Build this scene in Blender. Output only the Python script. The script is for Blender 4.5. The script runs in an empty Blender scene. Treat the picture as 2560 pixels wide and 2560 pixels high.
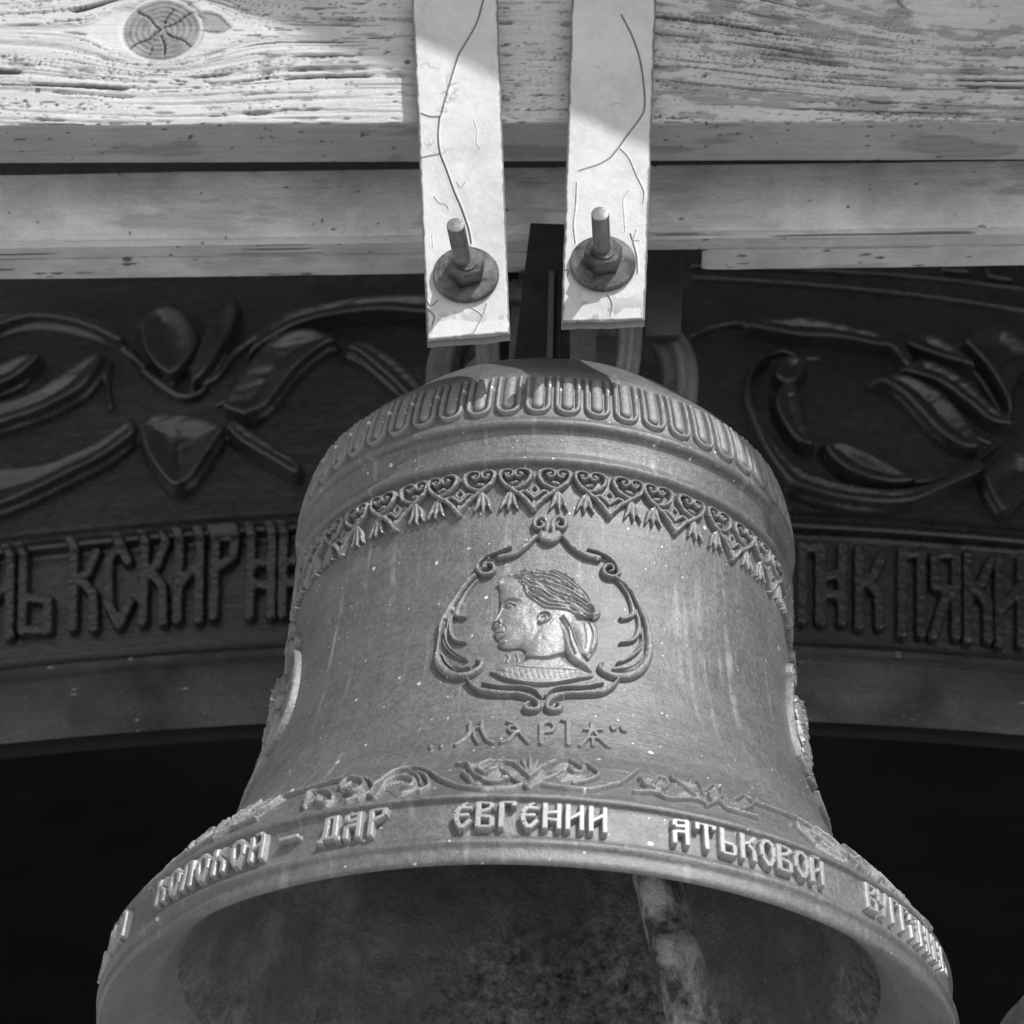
import bpy, math
import numpy as np
from mathutils import Matrix, Vector

# ------------------------------------------------------------------ scene, camera, light
scene = bpy.context.scene
S = 0.35                      # one unit of the layout (the bell's lip radius) in metres
D, ZC, FPX, PITCH, YAW = 8.0, -3.504, 9436.0, 0.5577, -0.0108
ROLL_BELL, ROLL = -0.043, -0.003      # the bell hangs a little askew: its own frame is turned against the world's
CAM = np.array([0.0, -D, ZC])

def basis(roll):
    cy, sy, cp, sp = math.cos(YAW), math.sin(YAW), math.cos(PITCH), math.sin(PITCH)
    right = np.array([cy, -sy, 0.0]); fh = np.array([sy, cy, 0.0]); z = np.array([0, 0, 1.0])
    fwd = cp*fh + sp*z; up = -sp*fh + cp*z
    c, s = math.cos(roll), math.sin(roll)
    return c*right - s*up, s*right + c*up, fwd
WR, WU, WF = basis(ROLL)
BR, BU, BF = basis(ROLL_BELL)

cam_data = bpy.data.cameras.new("camera")
cam = bpy.data.objects.new("camera", cam_data)
scene.collection.objects.link(cam)
cam.matrix_world = Matrix((( WR[0], WU[0], -WF[0], CAM[0]*S), (WR[1], WU[1], -WF[1], CAM[1]*S),
                           (WR[2], WU[2], -WF[2], CAM[2]*S), (0, 0, 0, 1)))
cam_data.sensor_width = 36.0
cam_data.sensor_fit = 'HORIZONTAL'
cam_data.lens = 36.0*FPX/2560.0
cam_data.clip_start = 0.05
cam_data.clip_end = 500
cam_data.dof.use_dof = True
cam_data.dof.focus_distance = 8.75*S
cam_data.dof.aperture_fstop = 11.0
scene.camera = cam

SUN_EL, SUN_AZ = math.radians(43), math.radians(34)     # azimuth: to the right of the view
SUN = np.array([math.cos(SUN_EL)*math.sin(SUN_AZ), -math.cos(SUN_EL)*math.cos(SUN_AZ), math.sin(SUN_EL)])
world = bpy.data.worlds.new("World"); scene.world = world
world.use_nodes = True
wn = world.node_tree; wn.nodes.clear()
sky = wn.nodes.new('ShaderNodeTexSky'); sky.sky_type = 'NISHITA'; sky.sun_disc = False
sky.sun_elevation = SUN_EL
sky.sun_rotation = math.pi - SUN_AZ
bw = wn.nodes.new('ShaderNodeRGBToBW')                  # the photograph is black and white
bg = wn.nodes.new('ShaderNodeBackground'); bg.inputs['Strength'].default_value = 0.15
wo = wn.nodes.new('ShaderNodeOutputWorld')
wn.links.new(sky.outputs[0], bw.inputs[0]); wn.links.new(bw.outputs[0], bg.inputs[0]); wn.links.new(bg.outputs[0], wo.inputs[0])
sd = bpy.data.lights.new("sun", 'SUN'); sd.energy = 3.1; sd.angle = math.radians(0.5); sd.color = (1, 1, 1)
so = bpy.data.objects.new("sun", sd); scene.collection.objects.link(so)
so.rotation_euler = Vector(SUN).to_track_quat('Z', 'Y').to_euler()
scene.render.engine = 'CYCLES'
scene.view_settings.view_transform = 'Standard'
scene.view_settings.look = 'None'
scene.view_settings.gamma = 1.0
scene.view_settings.exposure = 0.32

# ------------------------------------------------------------------ helpers
col = scene.collection
def ray(px, py, b):
    d = b[2]*FPX + b[0]*(px-1280) + b[1]*(1280-py)
    return d/np.linalg.norm(d)
def at(px, py, Y, b=None):
    d = ray(px, py, b or (WR, WU, WF))
    return CAM + d*((Y-CAM[1])/d[1])
BELLB = (BR, BU, BF)
# rotation that takes the bell's frame to the world's
MB = np.column_stack([WR, WU, WF]) @ np.column_stack([BR, BU, BF]).T
def b2w(p): return CAM + MB @ (np.asarray(p)-CAM)

def props(o, label=None, cat=None, group=None, kind=None):
    if label: o['label'] = label
    if cat: o['category'] = cat
    if group: o['group'] = group
    if kind: o['kind'] = kind
    return o
def empty(name, label, cat, group=None, loc=(0, 0, 0)):
    o = bpy.data.objects.new(name, None); col.objects.link(o)
    o.empty_display_size = 0.05
    o.location = [v*S for v in loc]
    return props(o, label, cat, group)
def mesh_obj(name, V, F, mat, parent=None, smooth=True, attrs=None, uv=None, origin=(0, 0, 0)):
    """V (n,3) in layout units, F (m,4) or (m,3) array or list of lists"""
    me = bpy.data.meshes.new(name)
    V = (np.asarray(V, float)-np.asarray(origin, float))*S
    if isinstance(F, np.ndarray):
        k = F.shape[1]
        me.vertices.add(len(V)); me.vertices.foreach_set('co', V.ravel())
        me.loops.add(F.size); me.loops.foreach_set('vertex_index', F.ravel().astype(np.int32))
        me.polygons.add(len(F)); me.polygons.foreach_set('loop_start', np.arange(0, F.size, k, dtype=np.int32))
        me.polygons.foreach_set('loop_total', np.full(len(F), k, dtype=np.int32))
        me.update(calc_edges=True)
    else:
        me.from_pydata([tuple(v) for v in V], [], [tuple(f) for f in F])
    me.validate()
    if smooth: me.polygons.foreach_set('use_smooth', np.ones(len(me.polygons), dtype=bool))
    if attrs:
        for n, a in attrs.items():
            at_ = me.attributes.new(n, 'FLOAT', 'POINT'); at_.data.foreach_set('value', np.asarray(a, float).ravel())
    if uv is not None:
        l = me.uv_layers.new(name='uv'); li = np.zeros(len(me.loops), dtype=np.int32)
        me.loops.foreach_get('vertex_index', li)
        l.data.foreach_set('uv', np.asarray(uv, float)[li].ravel())
    me.materials.append(mat)
    me.update()
    o = bpy.data.objects.new(name, me); col.objects.link(o)
    if parent is not None: o.parent = parent
    o.location = [v*S for v in origin]
    return o
def part_copy(src, parent, rot_z=0.0, name=None):
    o = src.copy(); col.objects.link(o); o.parent = parent
    if rot_z: o.rotation_euler = (0, 0, rot_z)
    return o

def hash2(ix, iy, seed):
    n = (ix.astype(np.int64)*374761393 + iy.astype(np.int64)*668265263 + seed*974634777) & 0xffffffff
    n = ((n ^ (n >> 13))*1274126177) & 0xffffffff
    n = (n ^ (n >> 16)) & 0xffffffff
    return n/4294967295.0
def vnoise(x, y, seed=0):
    x = np.asarray(x, float); y = np.asarray(y, float)
    ix = np.floor(x); iy = np.floor(y); fx = x-ix; fy = y-iy
    fx = fx*fx*fx*(fx*(fx*6-15)+10); fy = fy*fy*fy*(fy*(fy*6-15)+10)
    a = hash2(ix, iy, seed); b = hash2(ix+1, iy, seed); c = hash2(ix, iy+1, seed); d = hash2(ix+1, iy+1, seed)
    return (a+(b-a)*fx)+((c+(d-c)*fx)-(a+(b-a)*fx))*fy
def fbm(x, y, seed=0, n=4, g=0.5):
    s = 0; a = 1; t = 0
    for i in range(n):
        s = s+a*vnoise(x*2**i+17.3*i, y*2**i+5.1*i, seed+i*7); t += a; a *= g
    return s/t
def sstep(a, b, x):
    t = np.clip((x-a)/(b-a), 0, 1); return t*t*(3-2*t)

def catmull(pts, per=8, w=None):
    P = np.asarray(pts, float)
    W = np.full(len(P), float(w)) if np.isscalar(w) else (np.asarray(w, float) if w is not None else np.ones(len(P)))
    if len(P) < 3: return P, W
    Q = np.vstack([2*P[0]-P[1], P, 2*P[-1]-P[-2]]); out = []; ow = []
    t = np.linspace(0, 1, per, endpoint=False)[:, None]
    for i in range(1, len(Q)-2):
        p0, p1, p2, p3 = Q[i-1:i+3]
        out.append(0.5*((2*p1)+(-p0+p2)*t+(2*p0-5*p1+4*p2-p3)*t**2+(-p0+3*p1-3*p2+p3)*t**3))
        ow.append(W[i-1]+(W[i]-W[i-1])*t[:, 0])
    out.append(P[-1:]); ow.append(W[-1:])
    return np.vstack(out), np.concatenate(ow)

class Field:
    """a height field over (u, v) on which strokes and plates are laid"""
    def __init__(s, u0, u1, v0, v1, cell):
        s.u = np.arange(u0, u1+cell, cell); s.v = np.arange(v0, v1+cell, cell); s.cell = cell
        s.U, s.V = np.meshgrid(s.u, s.v); s.H = np.zeros_like(s.U)
    def q(s, pts, w, smooth=True):
        if smooth: P, W = catmull(pts, 7, w)
        else:
            P = np.asarray(pts, float); W = np.full(len(P), float(w)) if np.isscalar(w) else np.asarray(w, float)
        Q = np.full(s.U.shape, 9.0)
        for i in range(len(P)-1):
            a, b = P[i], P[i+1]; wm = max(W[i], W[i+1])*1.6+s.cell
            i0 = np.searchsorted(s.u, min(a[0], b[0])-wm); i1 = np.searchsorted(s.u, max(a[0], b[0])+wm)
            j0 = np.searchsorted(s.v, min(a[1], b[1])-wm); j1 = np.searchsorted(s.v, max(a[1], b[1])+wm)
            if i1 <= i0 or j1 <= j0: continue
            U = s.U[j0:j1, i0:i1]; V = s.V[j0:j1, i0:i1]; d = b-a; L = d@d+1e-14
            t = np.clip(((U-a[0])*d[0]+(V-a[1])*d[1])/L, 0, 1)
            dist = np.hypot(U-a[0]-t*d[0], V-a[1]-t*d[1])/(W[i]+t*(W[i+1]-W[i]))
            Q[j0:j1, i0:i1] = np.minimum(Q[j0:j1, i0:i1], dist)
        return Q
    def round(s, pts, w, h, smooth=True, base=0.0):
        Q = s.q(pts, w, smooth); hh = np.where(Q < 1, base+h*np.sqrt(np.clip(1-Q*Q, 0, 1)), 0)
        s.H = np.maximum(s.H, hh)
    def flat(s, pts, w, h, smooth=False, bev=0.35):
        Q = s.q(pts, w, smooth); s.H = np.maximum(s.H, h*np.clip((1.15-Q)/bev, 0, 1))
    def add(s, pts, w, h, smooth=True, mask=None):
        Q = s.q(pts, w, smooth); hh = h*np.clip(1-Q*Q, 0, 1)**1.5
        s.H = s.H+(hh if mask is None else hh*mask)
    def boxflat(s, a, b, w, h, k=1.0):
        a = np.asarray(a, float); b = np.asarray(b, float); d = b-a; L = np.hypot(*d)+1e-9; d = d/L
        x = (s.U-a[0])*d[0]+(s.V-a[1])*d[1]; y = np.abs(-(s.U-a[0])*d[1]+(s.V-a[1])*d[0])
        dist = np.maximum(np.maximum(-x, x-L), y-w)
        s.H = np.maximum(s.H, h*np.clip(-dist/s.cell*0.8/k+0.5, 0, 1))
    def sd(s, poly, smooth=False):
        P = catmull(list(poly)+[poly[0]], 5)[0] if smooth else np.asarray(list(poly)+[poly[0]], float)
        inside = np.zeros(s.U.shape, bool); dist = np.full(s.U.shape, 9.0)
        for i in range(len(P)-1):
            a, b = P[i], P[i+1]
            c = (a[1] > s.V) != (b[1] > s.V)
            xx = (b[0]-a[0])*(s.V-a[1])/((b[1]-a[1]) if abs(b[1]-a[1]) > 1e-12 else 1e-12)+a[0]
            inside ^= c & (s.U < xx)
            d = b-a; t = np.clip(((s.U-a[0])*d[0]+(s.V-a[1])*d[1])/(d@d+1e-14), 0, 1)
            dist = np.minimum(dist, np.hypot(s.U-a[0]-t*d[0], s.V-a[1]-t*d[1]))
        return np.where(inside, dist, -dist)
    def plate(s, poly, h, bevel, base=0.0, smooth=True):
        d = s.sd(poly, smooth); t = np.clip(d/bevel, 0, 1)
        hh = np.where(d > 0, base+h*np.sqrt(np.clip(1-(1-t)**2, 0, 1)), 0)
        s.H = np.maximum(s.H, hh); return d
    def emit(s, name, mat, surf, parent, sink=0.006, rough=0.0, seed=1, origin=(0, 0, 0)):
        H = s.H.copy(); H[0] = H[-1] = 0; H[:, 0] = H[:, -1] = 0
        if rough: H = np.where(H > 0, H*(1+rough*(fbm(s.U*90, s.V*90, seed, 3)-0.5)*2), H)
        keep = H > 1e-5
        Hs = np.where(keep, H, -sink)
        P = surf(s.U, s.V, Hs)
        nv, nu = H.shape
        idx = np.arange(nv*nu).reshape(nv, nu)
        fk = keep[:-1, :-1] | keep[1:, :-1] | keep[:-1, 1:] | keep[1:, 1:]
        F = np.stack([idx[:-1, :-1][fk], idx[:-1, 1:][fk], idx[1:, 1:][fk], idx[1:, :-1][fk]], 1)
        used = np.unique(F); remap = np.full(nv*nu, -1); remap[used] = np.arange(len(used))
        V = P.reshape(-1, 3)[used]; F = remap[F]
        uv = np.stack([s.U.ravel()[used], s.V.ravel()[used]], 1)
        return mesh_obj(name, V, F, mat, parent, True, None, uv, origin)

# ------------------------------------------------------------------ materials
def new_mat(name):
    m = bpy.data.materials.new(name); m.use_nodes = True
    nt = m.node_tree; b = nt.nodes['Principled BSDF']
    return m, nt, b
def N(nt, t, **kw):
    n = nt.nodes.new(t)
    for k, v in kw.items():
        if k in n.inputs: n.inputs[k].default_value = v
        else: setattr(n, k, v)
    return n
def grey(v): return (v, v, v, 1)
def ramp(nt, src, stops):
    r = nt.nodes.new('ShaderNodeValToRGB'); e = r.color_ramp.elements
    e[0].position, e[0].color = stops[0][0], grey(stops[0][1])
    e[1].position, e[1].color = stops[-1][0], grey(stops[-1][1])
    for p, v in stops[1:-1]:
        x = e.new(p); x.color = grey(v)
    nt.links.new(src, r.inputs[0]); return r.outputs[0]
def noise(nt, vec, scale, detail=4, rough=0.55, dist=0.0):
    n = N(nt, 'ShaderNodeTexNoise'); n.inputs['Scale'].default_value = scale; n.inputs['Detail'].default_value = detail
    n.inputs['Roughness'].default_value = rough; n.inputs['Distortion'].default_value = dist
    nt.links.new(vec, n.inputs['Vector']); return n.outputs[0]
def mapping(nt, vec, sc):
    n = N(nt, 'ShaderNodeMapping'); n.inputs['Scale'].default_value = sc; nt.links.new(vec, n.inputs['Vector']); return n.outputs[0]
def mathn(nt, op, a, b=0.0, clamp=False):
    n = N(nt, 'ShaderNodeMath'); n.operation = op; n.use_clamp = clamp
    for i, x in enumerate((a, b)):
        if isinstance(x, (int, float)): n.inputs[i].default_value = x
        else: nt.links.new(x, n.inputs[i])
    return n.outputs[0]
def mixc(nt, fac, a, b, mode='MIX'):
    n = N(nt, 'ShaderNodeMix'); n.data_type = 'RGBA'; n.blend_type = mode
    for k, x in ((0, fac), (6, a), (7, b)):
        sock = n.inputs[k]
        if isinstance(x, (int, float)): sock.default_value = x if k == 0 else grey(x)
        else: nt.links.new(x, sock)
    return n.outputs[2]
def bump(nt, b, h, dist, strength=1.0, prev=None):
    n = N(nt, 'ShaderNodeBump'); n.inputs['Strength'].default_value = strength; n.inputs['Distance'].default_value = dist
    nt.links.new(h, n.inputs['Height'])
    if prev is not None: nt.links.new(prev, n.inputs['Normal'])
    if b is not None: nt.links.new(n.outputs[0], b.inputs['Normal'])
    return n.outputs[0]
def specks(nt, vec, scale, thr, seed_shift=0.0):
    """small round paint or lime specks: 1 inside, only in some cells"""
    v = N(nt, 'ShaderNodeTexVoronoi'); v.inputs['Scale'].default_value = scale
    nt.links.new(vec, v.inputs['Vector'])
    sep = N(nt, 'ShaderNodeSeparateColor'); nt.links.new(v.outputs['Color'], sep.inputs[0])
    size = mathn(nt, 'MULTIPLY', mathn(nt, 'SUBTRACT', sep.outputs[0], thr, True), 0.22/(1-thr))
    return mathn(nt, 'GREATER_THAN', size, v.outputs['Distance'])

def bronze(name, base=0.2, var=0.05, rough=0.5, metal=0.35, speck=True, scale=1.0, bumpk=1.0, streak=True):
    m, nt, b = new_mat(name)
    tc = N(nt, 'ShaderNodeTexCoord').outputs['Object']
    uv = N(nt, 'ShaderNodeTexCoord').outputs['UV']
    big = noise(nt, tc, 7*scale, 5, 0.6, 0.6)
    fine = noise(nt, tc, 230*scale, 5, 0.75)
    lines = noise(nt, mapping(nt, uv, (5, 75, 1)), 1.0, 6, 0.65, 0.4)
    c = ramp(nt, big, [(0.3, base-var), (0.5, base), (0.72, base+var)])
    c = mixc(nt, 0.7, c, ramp(nt, fine, [(0.3, 0.31), (0.7, 0.66)]), 'OVERLAY')
    mid = noise(nt, tc, 48*scale, 7, 0.75, 0.2)
    c = mixc(nt, 0.5, c, ramp(nt, mid, [(0.3, 0.32), (0.7, 0.66)]), 'OVERLAY')
    c = mixc(nt, 0.5, c, ramp(nt, lines, [(0.3, 0.42), (0.7, 0.57)]), 'OVERLAY')
    if streak:
        sx = noise(nt, mapping(nt, uv, (9, 160, 1)), 1.0, 3, 0.5, 1.2)
        c = mixc(nt, ramp(nt, sx, [(0.70, 0), (0.73, 0.6)]), c, base*0.45)
        dk = noise(nt, mapping(nt, uv, (9, 30, 1)), 1.0, 6, 0.75, 0.5)
        c = mixc(nt, ramp(nt, dk, [(0.58, 0), (0.74, 0.5)]), c, base*0.5)
        st = noise(nt, mapping(nt, uv, (24, 1.6, 1)), 1.0, 4, 0.6, 0.25)
        br = noise(nt, mapping(nt, uv, (6, 14, 1)), 1.0, 5, 0.7)
        f = mathn(nt, 'MULTIPLY', ramp(nt, st, [(0.57, 0), (0.70, 0.8)]), ramp(nt, br, [(0.40, 0), (0.60, 1)]))
        c = mixc(nt, f, c, base*1.9+0.06)
    if speck:
        s1 = specks(nt, uv, 80, 0.86); s2 = specks(nt, uv, 34, 0.94); s3 = specks(nt, uv, 150, 0.9)
        f = mathn(nt, 'MAXIMUM', mathn(nt, 'MAXIMUM', s1, s2), mathn(nt, 'MULTIPLY', s3, 0.5))
        c = mixc(nt, f, c, 0.68)
    nt.links.new(c, b.inputs['Base Color'])
    b.inputs['Metallic'].default_value = metal
    r = ramp(nt, fine, [(0.3, rough-0.1), (0.7, rough+0.12)])
    nt.links.new(r, b.inputs['Roughness'])
    grit = noise(nt, tc, 520*scale, 3, 0.8)
    pit = ramp(nt, noise(nt, tc, 260*scale, 4, 0.75), [(0.34, 0.0), (0.44, 1.0)])
    b0 = bump(nt, None, grit, 0.0005*bumpk, 0.7)
    b0 = bump(nt, None, mid, 0.0014*bumpk, 0.5, b0)
    b1 = bump(nt, None, fine, 0.0011*bumpk, 0.7, b0)
    b2 = bump(nt, None, lines, 0.0010*bumpk, 0.5, b1)
    bump(nt, b, big, 0.006*bumpk, 0.35, b2)
    return m

M_BRONZE = bronze('cast_bronze', 0.185, 0.035, 0.42, 0.4)
M_RELIEF = bronze('worn_bronze_relief', 0.25, 0.035, 0.4, 0.35, True, 1.3, 1.0, False)
M_LETTER = bronze('rubbed_bronze_letter', 0.36, 0.05, 0.4, 0.25, False, 1.6, 0.4, False)
M_CROWN = bronze('dark_crown_bronze', 0.17, 0.06, 0.4, 0.45, True, 1.2, 1.0, False)
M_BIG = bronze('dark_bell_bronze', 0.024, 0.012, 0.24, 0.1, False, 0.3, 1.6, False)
M_BIGLIP = bronze('lighter_lip_bronze', 0.11, 0.08, 0.4, 0.2, True, 0.9, 4.0, False)  # large bell's rim: lighter base colour than the body above it
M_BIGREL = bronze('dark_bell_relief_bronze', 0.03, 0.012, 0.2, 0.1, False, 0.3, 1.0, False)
for m_ in (M_BIG, M_BIGREL): m_.node_tree.nodes['Principled BSDF'].inputs['Specular IOR Level'].default_value = 1.0

def inner_mat():
    m, nt, b = new_mat('corroded_bell_inside')
    tc = N(nt, 'ShaderNodeTexCoord').outputs['Object']
    n1 = noise(nt, tc, 13, 9, 0.75, 0.1); n2 = noise(nt, tc, 110, 7, 0.8, 0.1); n3 = noise(nt, tc, 4, 4, 0.6)
    c = ramp(nt, n1, [(0.30, 0.17), (0.5, 0.27), (0.62, 0.42), (0.72, 0.55)])
    n3b = noise(nt, tc, 5, 3, 0.5)
    c = mixc(nt, ramp(nt, n3b, [(0.42, 0.15), (0.6, 1.0)]), c, mixc(nt, 1.0, c, ramp(nt, n2, [(0.38, 0.08), (0.5, 0.45), (0.66, 0.9)]), 'OVERLAY'))
    s = specks(nt, tc, 80, 0.88); c = mixc(nt, s, c, 0.4)
    nt.links.new(c, b.inputs['Base Color']); b.inputs['Metallic'].default_value = 0.2
    b.inputs['Roughness'].default_value = 0.42
    x = bump(nt, None, n2, 0.010, 1.0); bump(nt, b, n1, 0.03, 0.9, x)
    return m
M_INNER = inner_mat()
M_LIPIN = bronze('worn_lip_bronze', 0.17, 0.03, 0.5, 0.15, False, 0.8, 1.0, False)

def simple(name, c0, c1, scale, rough=0.6, metal=0.0, bd=0.002, st=(1, 1, 1), detail=6, stops=(0.35, 0.65)):
    m, nt, b = new_mat(name)
    tc = mapping(nt, N(nt, 'ShaderNodeTexCoord').outputs['Object'], st)
    n1 = noise(nt, tc, scale, detail, 0.65, 0.3); n2 = noise(nt, tc, scale*9, 5, 0.7)
    c = ramp(nt, n1, [(stops[0], c0), (stops[1], c1)])
    c = mixc(nt, 0.6, c, ramp(nt, n2, [(0.3, 0.36), (0.7, 0.62)]), 'OVERLAY')
    nt.links.new(c, b.inputs['Base Color']); b.inputs['Metallic'].default_value = metal
    b.inputs['Roughness'].default_value = rough
    x = bump(nt, None, n2, bd*0.4, 0.7); bump(nt, b, n1, bd, 0.6, x)
    return m
M_IRON = simple('rusty_iron', 0.05, 0.16, 60, 0.55, 0.3, 0.003)
M_WASHER = simple('rusted_washer_steel', 0.035, 0.2, 60, 0.6, 0.2, 0.003)
M_ROD = simple('greasy_threaded_steel', 0.16, 0.3, 25, 0.4, 0.5, 0.001)
M_DARKIRON = simple('black_painted_iron', 0.008, 0.022, 40, 0.6, 0.0, 0.002)
M_DARKIRON.node_tree.nodes['Principled BSDF'].inputs['Specular IOR Level'].default_value = 0.25
M_GREYIRON = simple('grey_painted_iron', 0.05, 0.09, 20, 0.6, 0.0, 0.002)
M_CLAPPER = simple('scaly_clapper_iron', 0.12, 0.9, 26, 0.5, 0.1, 0.012, (1, 1, .7), 10, (0.44, 0.62))
M_GROUND = simple('pale_paving_stone', 0.33, 0.43, 2, 0.8)
M_ROOF = simple('roof_boards', 0.12, 0.2, 4, 0.8, 0, 0.004, (1, 8, 1))

def wood_mat(name, bare0, bare1, paint0, paint1, fine=1.0, gr=1.0):
    """painted timber: 'paint' says where paint is left, 'crack' where the wood is split"""
    m, nt, b = new_mat(name)
    tc = N(nt, 'ShaderNodeTexCoord').outputs['Object']
    uv = N(nt, 'ShaderNodeTexCoord').outputs['UV']
    pa = N(nt, 'ShaderNodeAttribute', attribute_name='paint').outputs['Fac']
    cr = N(nt, 'ShaderNodeAttribute', attribute_name='crack').outputs['Fac']
    g = noise(nt, mapping(nt, uv, (6, 70, 1)), 1.0, 7, 0.7, 0.3)
    n = noise(nt, tc, 14, 6, 0.65, 0.4); f = noise(nt, tc, 380, 4, 0.75)
    bare = ramp(nt, g, [(0.3, bare0), (0.7, bare1)])
    pc = ramp(nt, n, [(0.3, paint0), (0.65, paint1)])
    pc = mixc(nt, 0.5, pc, ramp(nt, f, [(0.3, 0.38), (0.7, 0.6)]), 'OVERLAY')
    pc = mixc(nt, 0.35*gr, pc, ramp(nt, g, [(0.35, 0.36), (0.65, 0.6)]), 'OVERLAY')
    c = mixc(nt, pa, bare, pc)
    c = mixc(nt, cr, c, 0.03)
    dots = mathn(nt, 'MULTIPLY', specks(nt, tc, 75, 0.975), 0.8)
    c = mixc(nt, dots, c, 0.04)
    nt.links.new(c, b.inputs['Base Color']); b.inputs['Roughness'].default_value = 0.62
    x = bump(nt, None, f, 0.0006, 0.6); x = bump(nt, None, n, 0.004*fine, 0.5, x); bump(nt, b, g, 0.0022*fine*gr, 0.6, x)
    return m
M_WOOD = wood_mat('peeling_white_paint_on_timber', 0.22, 0.38, 0.44, 0.57)
M_WOOD2 = wood_mat('grey_painted_timber', 0.4, 0.55, 0.46, 0.78, 2.4, 0.3)
def strap_mat():
    m, nt, b = new_mat('cracked_white_paint_on_steel')
    tc = N(nt, 'ShaderNodeTexCoord').outputs['Object']
    w = N(nt, 'ShaderNodeAttribute', attribute_name='wear').outputs['Fac']
    n = noise(nt, tc, 16, 6, 0.6, 0.3); f = noise(nt, tc, 140, 5, 0.7)
    e = noise(nt, tc, 55, 6, 0.75, 0.6)
    c = ramp(nt, n, [(0.3, 0.44), (0.5, 0.54), (0.7, 0.6)])
    c = mixc(nt, 0.45, c, ramp(nt, f, [(0.3, 0.4), (0.7, 0.58)]), 'OVERLAY')
    c = mixc(nt, ramp(nt, e, [(0.66, 0), (0.72, 0.7)]), c, 0.3)
    c = mixc(nt, w, c, 0.13)
    nt.links.new(c, b.inputs['Base Color']); b.inputs['Roughness'].default_value = 0.5
    x = bump(nt, None, f, 0.0006, 0.6); bump(nt, b, n, 0.003, 0.5, x)
    return m
M_STRAP = strap_mat()

# ------------------------------------------------------------------ the setting
def grid_sheet(name, p0, p1, p2, p3, nu, nv, mat):
    u = np.linspace(0, 1, nu); v = np.linspace(0, 1, nv); U, V = np.meshgrid(u, v)
    p0, p1, p2, p3 = [np.asarray(p, float) for p in (p0, p1, p2, p3)]
    P = ((1-U)*(1-V))[..., None]*p0+(U*(1-V))[..., None]*p1+(U*V)[..., None]*p2+((1-U)*V)[..., None]*p3
    idx = np.arange(nu*nv).reshape(nv, nu)
    F = np.stack([idx[:-1, :-1], idx[:-1, 1:], idx[1:, 1:], idx[1:, :-1]], -1).reshape(-1, 4)
    return mesh_obj(name, P.reshape(-1, 3), F, mat)
ground = grid_sheet('ground', (-250, -250, -8.5), (250, -250, -8.5), (250, 250, -8.5), (-250, 250, -8.5), 2, 2, M_GROUND)
props(ground, kind='structure')

def box_mesh(c0, c1):
    x0, y0, z0 = c0; x1, y1, z1 = c1
    V = [(x0, y0, z0), (x1, y0, z0), (x1, y1, z0), (x0, y1, z0), (x0, y0, z1), (x1, y0, z1), (x1, y1, z1), (x0, y1, z1)]
    F = [(0, 3, 2, 1), (4, 5, 6, 7), (0, 1, 5, 4), (1, 2, 6, 5), (2, 3, 7, 6), (3, 0, 4, 7)]
    return V, F
# belfry roof: its eave throws the slanting edge of shade across the straps and the beam
PS = -0.69
tE = 3.6
eave = []
for (px, py, yy, ext) in ((520, 0, -.635, -6.5), (1030, 96, PS, 0), (1640, 384, PS, 5.5)):
    eave.append(at(px, py, yy)+SUN*tE)
d0 = eave[0]-eave[1]; d1 = eave[2]-eave[1]
e_l = eave[1]+d0/np.linalg.norm(d0)*7; e_r = eave[1]+d1/np.linalg.norm(d1)*7
up = np.array([0, 9.5, 2.2])
Vr = [e_l, eave[1], e_r, e_r+up, eave[1]+up, e_l+up]
th = np.array([0, 0.0, 0.12])
Vr = Vr+[v+th for v in Vr]
Fr = [(0, 5, 4, 1), (1, 4, 3, 2), (6, 7, 10, 11), (7, 8, 9, 10), (0, 1, 7, 6), (1, 2, 8, 7), (2, 3, 9, 8), (3, 4, 10, 9), (4, 5, 11, 10), (5, 0, 6, 11)]
roof = mesh_obj('roof', Vr, Fr, M_ROOF, smooth=False); props(roof, kind='structure')

# ------------------------------------------------------------------ bell shape
PROFILE = [(.985, .012), (.990, .016), (.993, .024), (.990, .046), (.994, .052), (.999, .058), (.999, .066), (.993, .071), (.988, .076), (.987, .090), (.984, .12), (.982, .150),
           (.981, .160), (.990, .1635), (.992, .170), (.988, .178), (.975, .186), (.955, .205), (.920, .25), (.880, .300), (.872, .309), (.871, .315), (.862, .319), (.835, .342),
           (.800, .378), (.765, .43), (.731, .50), (.702, .57), (.677, .65), (.659, .72), (.647, .80), (.636, .88), (.6275, .943), (.6245, .9465), (.6265, .950), (.6235, 1.02), (.6232, 1.021), (.6222, 1.0235),
           (.620, 1.05), (.6165, 1.12), (.613, 1.19), (.611, 1.226), (.614, 1.230), (.626, 1.235), (.631, 1.243), (.630, 1.250), (.623, 1.256), (.623, 1.261), (.617, 1.266),
           (.612, 1.272), (.611, 1.30), (.611, 1.329), (.613, 1.333), (.624, 1.338), (.629, 1.346), (.628, 1.356), (.621, 1.363), (.616, 1.369),
           (.612, 1.378), (.607, 1.405), (.600, 1.435), (.590, 1.467), (.577, 1.50), (.560, 1.532), (.538, 1.558), (.51, 1.583), (.48, 1.61), (.45, 1.640),
           (.425, 1.665), (.402, 1.683), (.38, 1.693), (.345, 1.698), (.2, 1.701), (.0, 1.703)]
PP = np.array(PROFILE)
_dr = np.interp(PP[:, 1], [0, .05, .10, .30, .38, 1.27, 1.36, 1.52], [.006, .008, .015, .016, .016, .016, .008, 0])
PP[:, 0] = np.maximum(PP[:, 0]-_dr, 0); PP[:, 1] = PP[:, 1]+_dr*.62
def dense(P, step=0.006):
    out = [P[0]]
    for a, b in zip(P[:-1], P[1:]):
        n = max(1, int(np.ceil(np.hypot(*(b-a))/step)))
        for k in range(1, n+1): out.append(a+(b-a)*k/n)
    return np.array(out)
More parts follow.
